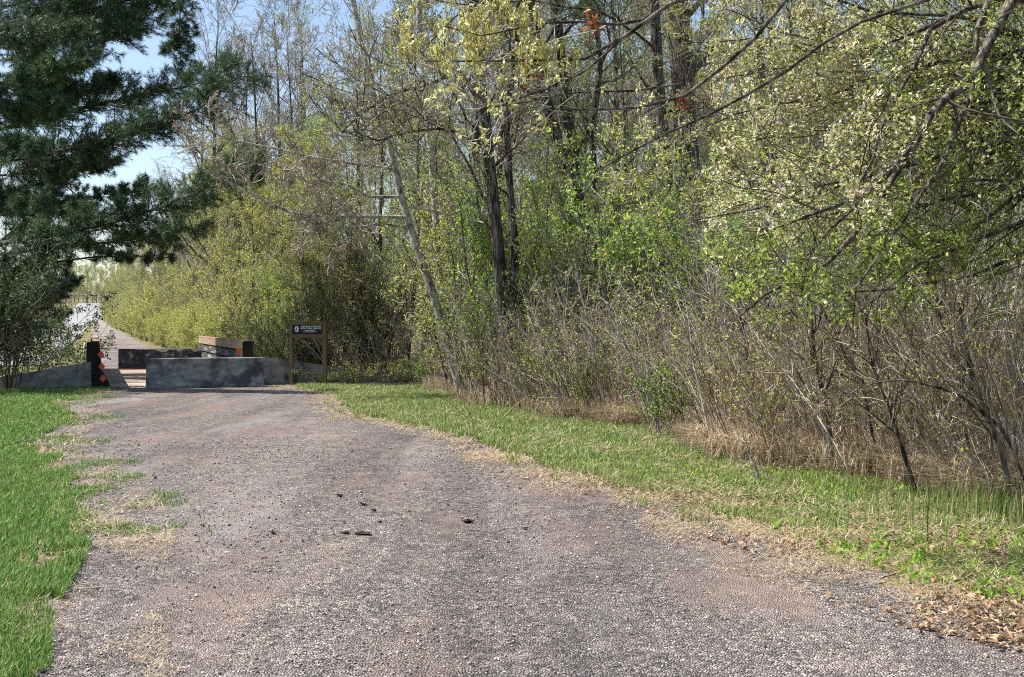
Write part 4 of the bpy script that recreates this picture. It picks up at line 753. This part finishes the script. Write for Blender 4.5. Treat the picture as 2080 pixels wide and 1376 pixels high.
# ------------------------------------------------------------------ brush: nobody could count its stems
def brush(name, label, n, D0, D1, depth0, depth1, H, lean, seed, tw, r0, leafn=0, cond=None, n1=5, n2=3, gen=None):
    rng = np.random.default_rng(seed); xy, t = scatter(rng, n, D0, D1, lambda D: xf(D)+depth0, lambda D: xf(D)+depth1)
    xy = xy[rng.uniform(size=len(xy)) < np.interp(xy[:, 1], [9, 15], [.42, 1])]
    xy = xy[np.abs(xy[:, 0]) < .55*xy[:, 1]+1]
    m = len(xy); h = H*rng.uniform(.45, 1.2, m)*(.6+.7*fbm(xy[:, 0]*.8, xy[:, 1]*.8, seed)); K = 6
    d = np.stack([lean*rng.uniform(.2, 1.6, m)+rng.normal(size=m)*.16, rng.normal(size=m)*.22, np.ones(m)], 1); d = nz(d)
    P = np.empty((m, K, 3)); P[:, 0] = np.column_stack([xy, gz(xy[:, 1])-.02])
    for k in range(1, K): d = nz(d+rng.normal(size=(m, 3))*.09); P[:, k] = P[:, k-1]+d*(h/(K-1))[:, None]
    rr = (r0*rng.uniform(.5, 1.4, m)*np.clip(xy[:, 1]/14, .6, 1.4))[:, None]*np.linspace(1, .25, K)[None]
    mb = MB(); mb.tubes(P, rr, 4); Q, q = kids(P, rr, n1, rng, t=(.2, 1), ang=(18, 50), ls=.35, K=4, rf=.6, wander=.15, trop=.1, rmin=.0032); mb.tubes(Q, q, 3)
    S, s = kids(Q, q, n2, rng, t=(.2, 1), ang=(20, 55), ls=.5, K=3, rf=.7, wander=.2, rmin=.0024); mb.tubes(S, s, 3)
    if leafn: leaves(mb, sample(S, rng, leafn, (.3, 1))[::2], .040, rng, 1, .55, .5, 0, 1)
    tag(mb.build(name, [M[tw], M['leaf_mid']]), label, 'brush', kind='stuff')
brush('brown_brush', 'dense tangle of bare brown brush stems along the right verge', 2700, 9, 33, -.1, 5.0, 2.0, -.26, 701, 'twig_red', .0066, 3, n2=2)
brush('grey_brush', 'paler grey whippy brush stems mixed through the brown thicket', 1500, 9, 33, -.2, 7, 2.6, -.38, 702, 'twig', .0085, 4, n2=2)
brush('tall_brush', 'taller thin brush rising behind the thicket below the tree crowns', 1200, 13, 34, 3, 10, 4.2, -.15, 703, 'twig', .015, 3, n1=7, n2=2)

# ------------------------------------------------------------------ apple tree, oak bough
def apple():
    rng = np.random.default_rng(801); D = 9.5; base = np.array([(2420-1040)/F*D, D+.5, 0.])
    e = empty('apple_tree', base, 'flowering apple tree spreading pale pink blossom and dark boughs over the right side', 'tree')
    tb, cb = MB(), MB(); L = []
    fork = px(2330, 150, D+.3); L.append(line([base-[0, 0, .1], base+[-.05, 0, 1.1], fork*[1, 1, .62]+[.1, 0, 0], fork, px(2300, -250, D)], [.14, .13, .11, .09, .05], 12))
    k = D/F
    for pl, a, b, D0, D1 in [([(2330, 150), (2200, 20), (2060, -10), (2000, 100), (1970, 165), (1900, 210), (1850, 300), (1795, 350), (1730, 410), (1680, 455)], 28, 6, D-.3, D-1.8),
        ([(1850, 300), (1770, 440), (1680, 540), (1560, 600), (1500, 650)], 13, 3, D-1.0, D-1.8), ([(1795, 350), (1750, 400), (1640, 440), (1570, 470)], 10, 3, D-1.2, D-2),
        ([(2060, -10), (2010, 0), (1985, 60), (1978, 180), (1950, 250), (1925, 320), (1900, 360), (1820, 480), (1745, 590), (1700, 640)], 14, 4, D-.3, D-1.6),
        ([(2060, -10), (1960, 20), (1870, 60), (1780, 95), (1680, 95)], 13, 3, D, D-.6), ([(1960, 20), (1890, 60), (1860, 130), (1820, 200), (1790, 260), (1770, 330), (1740, 380)], 10, 3, D-.6, D-1.7),
        ([(2330, 200), (2200, 130), (2080, 160), (2000, 260), (1940, 420), (1870, 560)], 14, 3, D, D+.4), ([(2330, 260), (2200, 380), (2080, 450), (1960, 500), (1860, 540), (1740, 640)], 14, 3, D+.2, D+.6),
        ([(2330, 150), (2200, -100), (1950, -200), (1700, -180), (1500, -60), (1430, 40)], 16, 3, D, D+1), ([(2300, 60), (2100, 100), (1900, 130), (1700, 190), (1500, 230), (1430, 260)], 14, 3, D+.4, D+1.6),
        ([(2300, 200), (2100, 260), (1850, 330), (1650, 380), (1480, 420)], 13, 3, D+.8, D+1.8), ([(2330, 300), (2150, 480), (1980, 560), (1800, 590), (1600, 600)], 12, 3, D+.5, D+1),
        ([(1600, 0), (1555, 60), (1540, 100), (1450, 180), (1400, 210)], 9, 5, D-2.5, D-2.5)][:-1]:
        n = len(pl); L.append(line([px(x, y, D0+(D1-D0)*i/(n-1)) for i, (x, y) in enumerate(pl)], np.linspace(a/2*k, b/2*k, n), 22, rng, .02))
    nf = len(L)
    for y1, x1 in [(-60, 1400), (20, 1420), (90, 1400), (160, 1440), (230, 1410), (300, 1430), (370, 1470), (440, 1430), (500, 1500), (560, 1560), (610, 1700), (60, 1700), (180, 1750), (320, 1760), (430, 1800), (540, 1850)]:
        xs_ = np.linspace(2330, x1, 6); ys_ = 150+(y1-150)*np.linspace(0, 1, 6)**.7+rng.normal(size=6)*18; dd = rng.uniform(.6, 2.8)
        L.append(line([px(a, b, D+.3+dd*i/5) for i, (a, b) in enumerate(zip(xs_, ys_))], np.linspace(6*k, 1.3*k, 6), 20, rng, .05))
    lv2 = []
    for i, (P, Rr) in enumerate(L):
        tb.tubes(P, Rr, 7)
        if i == 0: continue
        Q, q = kids(P, Rr, 8 if i < 7 else (15 if i < nf else 24), rng, t=(.12, 1), ang=(30, 70), L0=1.15, K=7, rf=.4, wander=.15, trop=.03, rmin=.004); cb.tubes(Q, q, 4)
        S, s = kids(Q, q, 6, rng, t=(.1, 1), ang=(30, 70), ls=.45, K=5, rf=.55, wander=.2, rmin=.0028); cb.tubes(S, s, 3)
        T, t = kids(S, s, 3, rng, t=(.1, 1), ang=(30, 70), ls=.5, K=3, rf=.6, wander=.2, rmin=.002); cb.tubes(T, t, 3); lv2 += [S, T]
    for Q in lv2:
        p = sample(Q, rng, 4 if Q.shape[1] == 5 else 3, (.15, 1)); scr = 1040+F*p[:, 0]/p[:, 1]; scy = HZ-(p[:, 2]-EYE)/p[:, 1]*F
        dens = .35+1.0*fbm(p[:, 0]*1.6+3, p[:, 2]*1.6, 81); keep = (rng.uniform(size=len(p)) < dens) & (scy < 655) & (scr > 1405+60*fbm(p[:, 0]*3, p[:, 2]*3, 91)); p = p[keep]
        sx_ = 1040+F*p[:, 0]/p[:, 1]; sy_ = HZ-(p[:, 2]-EYE)/p[:, 1]*F
        gr_ = np.clip((sy_-380)/200, 0, 1)*.7+np.clip((sx_-1700)/380, 0, 1)*.45+.8*(fbm(p[:, 0]*1.4, p[:, 2]*1.4, 93)-.5)+.12 > rng.uniform(.0, .8, len(p))
        leaves(cb, p[gr_], .044, rng, 1, .5, .5, .1, 2); leaves(cb, p[~gr_], .040, rng, 3, .5, .5, .1, 2)
        # blossom sits mostly on the left and upper part of the crown
        pb_ = np.clip((1980-(1040+F*p[:, 0]/p[:, 1]))/500, .05, 1)*(HZ-(p[:, 2]-EYE)/p[:, 1]*F < 470)*.55
        q = p[(rng.uniform(size=len(p)) < pb_*.95*(fbm(p[:, 0]*2, p[:, 2]*2, 83) > .40))]; leaves(cb, q, .026, rng, 2, .9, .7, 0, 4)
    local(tb, base).build('trunk', M['bark'], e, True); local(cb, base).build('crown', [M['twig_dark'], M['leaf_crab'], M['blossom'], M['leaf_pale']], e)
apple()
def tuft_oak():
    rng = np.random.default_rng(811); D = 5.2; base = np.array([5.6, 4.0, 0.])
    e = empty('oak_tree', base, 'oak whose overhanging boughs carry pale yellow leaf tufts and catkins across the top', 'tree')
    tb, cb = MB(), MB(); k = D/F
    T = line([base-[0, 0, .2], base+[0, .1, 3], base+[-.2, .3, 5], base+[-.4, .4, 8]], [.26, .22, .17, .08], 14); tb.tubes(*T, 10)
    root = T[0][0, 7]; L = []
    for pl, a, b in [([(1900, -700), (1640, -60), (1545, 65), (1450, 150), (1380, 200), (1250, 228), (1180, 222), (1100, 220)], 13, 2), ([(1900, -700), (1500, -60), (1365, 0), (1270, 70), (1200, 118), (1120, 124), (1000, 122), (920, 126), (860, 124)], 12, 2),
        ([(1500, -60), (1360, 10), (1310, 40), (1250, 52), (1190, 45), (1100, 48), (1040, 62), (980, 75), (890, 52)], 8, 2), ([(1270, 70), (1230, 110), (1180, 150), (1110, 180), (1040, 205), (1000, 222), (960, 185)], 6, 2),
        ([(1385, 170), (1290, 185), (1180, 188), (1130, 195), (1060, 210), (1000, 218), (975, 200)], 5, 2), ([(1900, -700), (1700, 60), (1620, 130), (1500, 200), (1400, 250), (1300, 290), (1240, 330), (1200, 350)], 8, 2),
        ([(1240, -80), (1130, -20), (1020, -8), (930, 30), (870, 90), (850, 130)], 7, 2), ([(1250, 40), (1210, 20), (1150, 15), (1080, 0), (950, 10), (880, 0)], 6, 2)]:
        n = len(pl); pts = [px(x, y, D-.5*i/(n-1)) for i, (x, y) in enumerate(pl)]
        if pl[0][1] < -600: pts[0] = root
        L.append(line(pts, np.linspace(a/2*k, b/2*k, n), 26, rng, .008))
    tips = []
    for P, Rr in L:
        tb.tubes(P, Rr, 7); Q, q = kids(P, Rr, 13, rng, t=(.42, 1), ang=(30, 65), L0=.32, K=6, rf=.5, wander=.16, trop=-.01, rmin=.002); cb.tubes(Q, q, 4)
        S, s = kids(Q, q, 2, rng, t=(.4, 1), ang=(25, 55), L0=.13, K=4, rf=.6, wander=.18, rmin=.0015); cb.tubes(S, s, 3); tips += [Q[:, -1], S[:, -1]]
    p = np.vstack(tips); sx = 1040+F*p[:, 0]/p[:, 1]; sy = HZ-(p[:, 2]-EYE)/p[:, 1]*F
    p = p[(rng.uniform(size=len(p)) < np.where((sx < 1280) & (sy < 140), 1.0, .55))]
    leaves(cb, p, .024, rng, 1, .5, .35, .35, 10)
    sx = 1040+F*p[:, 0]/p[:, 1]; sy = HZ-(p[:, 2]-EYE)/p[:, 1]*F; c = p[(sx < 1330) & (sy < 130)]; c = np.repeat(c, 4, 0)+rng.normal(size=(len(c)*4, 3))*.014
    n = len(c); K = 5; P = np.repeat(c[:, None], K, 1)+np.cumsum(rng.normal(size=(n, K, 3))*.003, 1); P[:, :, 2] -= np.linspace(0, 1, K)[None]*rng.uniform(.035, .075, (n, 1)); cb.tubes(P, np.full((n, K), .0022), 4, 2)
    for x, y, s in ((1203, 42, .042), (1076, 143, .034), (1390, 206, .038)):      # last year's brown leaves
        q = px(x, y, D-.3)+rng.normal(size=(20, 3))*[s*.35, s*.3, s*.6]; leaves(cb, q, s*.8, rng, 3, .7, .05, .8, 2)
    local(tb, base).build('trunk', M['bark'], e, True); local(cb, base).build('crown', [M['twig'], M['oak_tuft'], M['catkin'], M['dead_leaf']], e)
tuft_oak()
for p_ in pa+pb+pc+pd: assert p_.location.length > 3, p_.name
# labels still shared by a few copies: told apart by their order from the left
by = {}
for o in C.collection.objects:
    if o.parent is None and 'label' in o and 'group' in o: by.setdefault(o['label'], []).append(o)
for lab, os_ in by.items():
    if 1 < len(os_) <= 6:
        os_.sort(key=lambda o: o.location.x/max(o.location.y, .1))
        for i, o in enumerate(os_): o['label'] = (lab if len(lab.split()) < 13 else ' '.join(w_ for w_ in lab.split() if w_ not in ('the', 'of')))+', '+(('left one', 'right one')[i] if len(os_) == 2 else '%s from left' % ['first', 'second', 'third', 'fourth', 'fifth', 'sixth'][i])
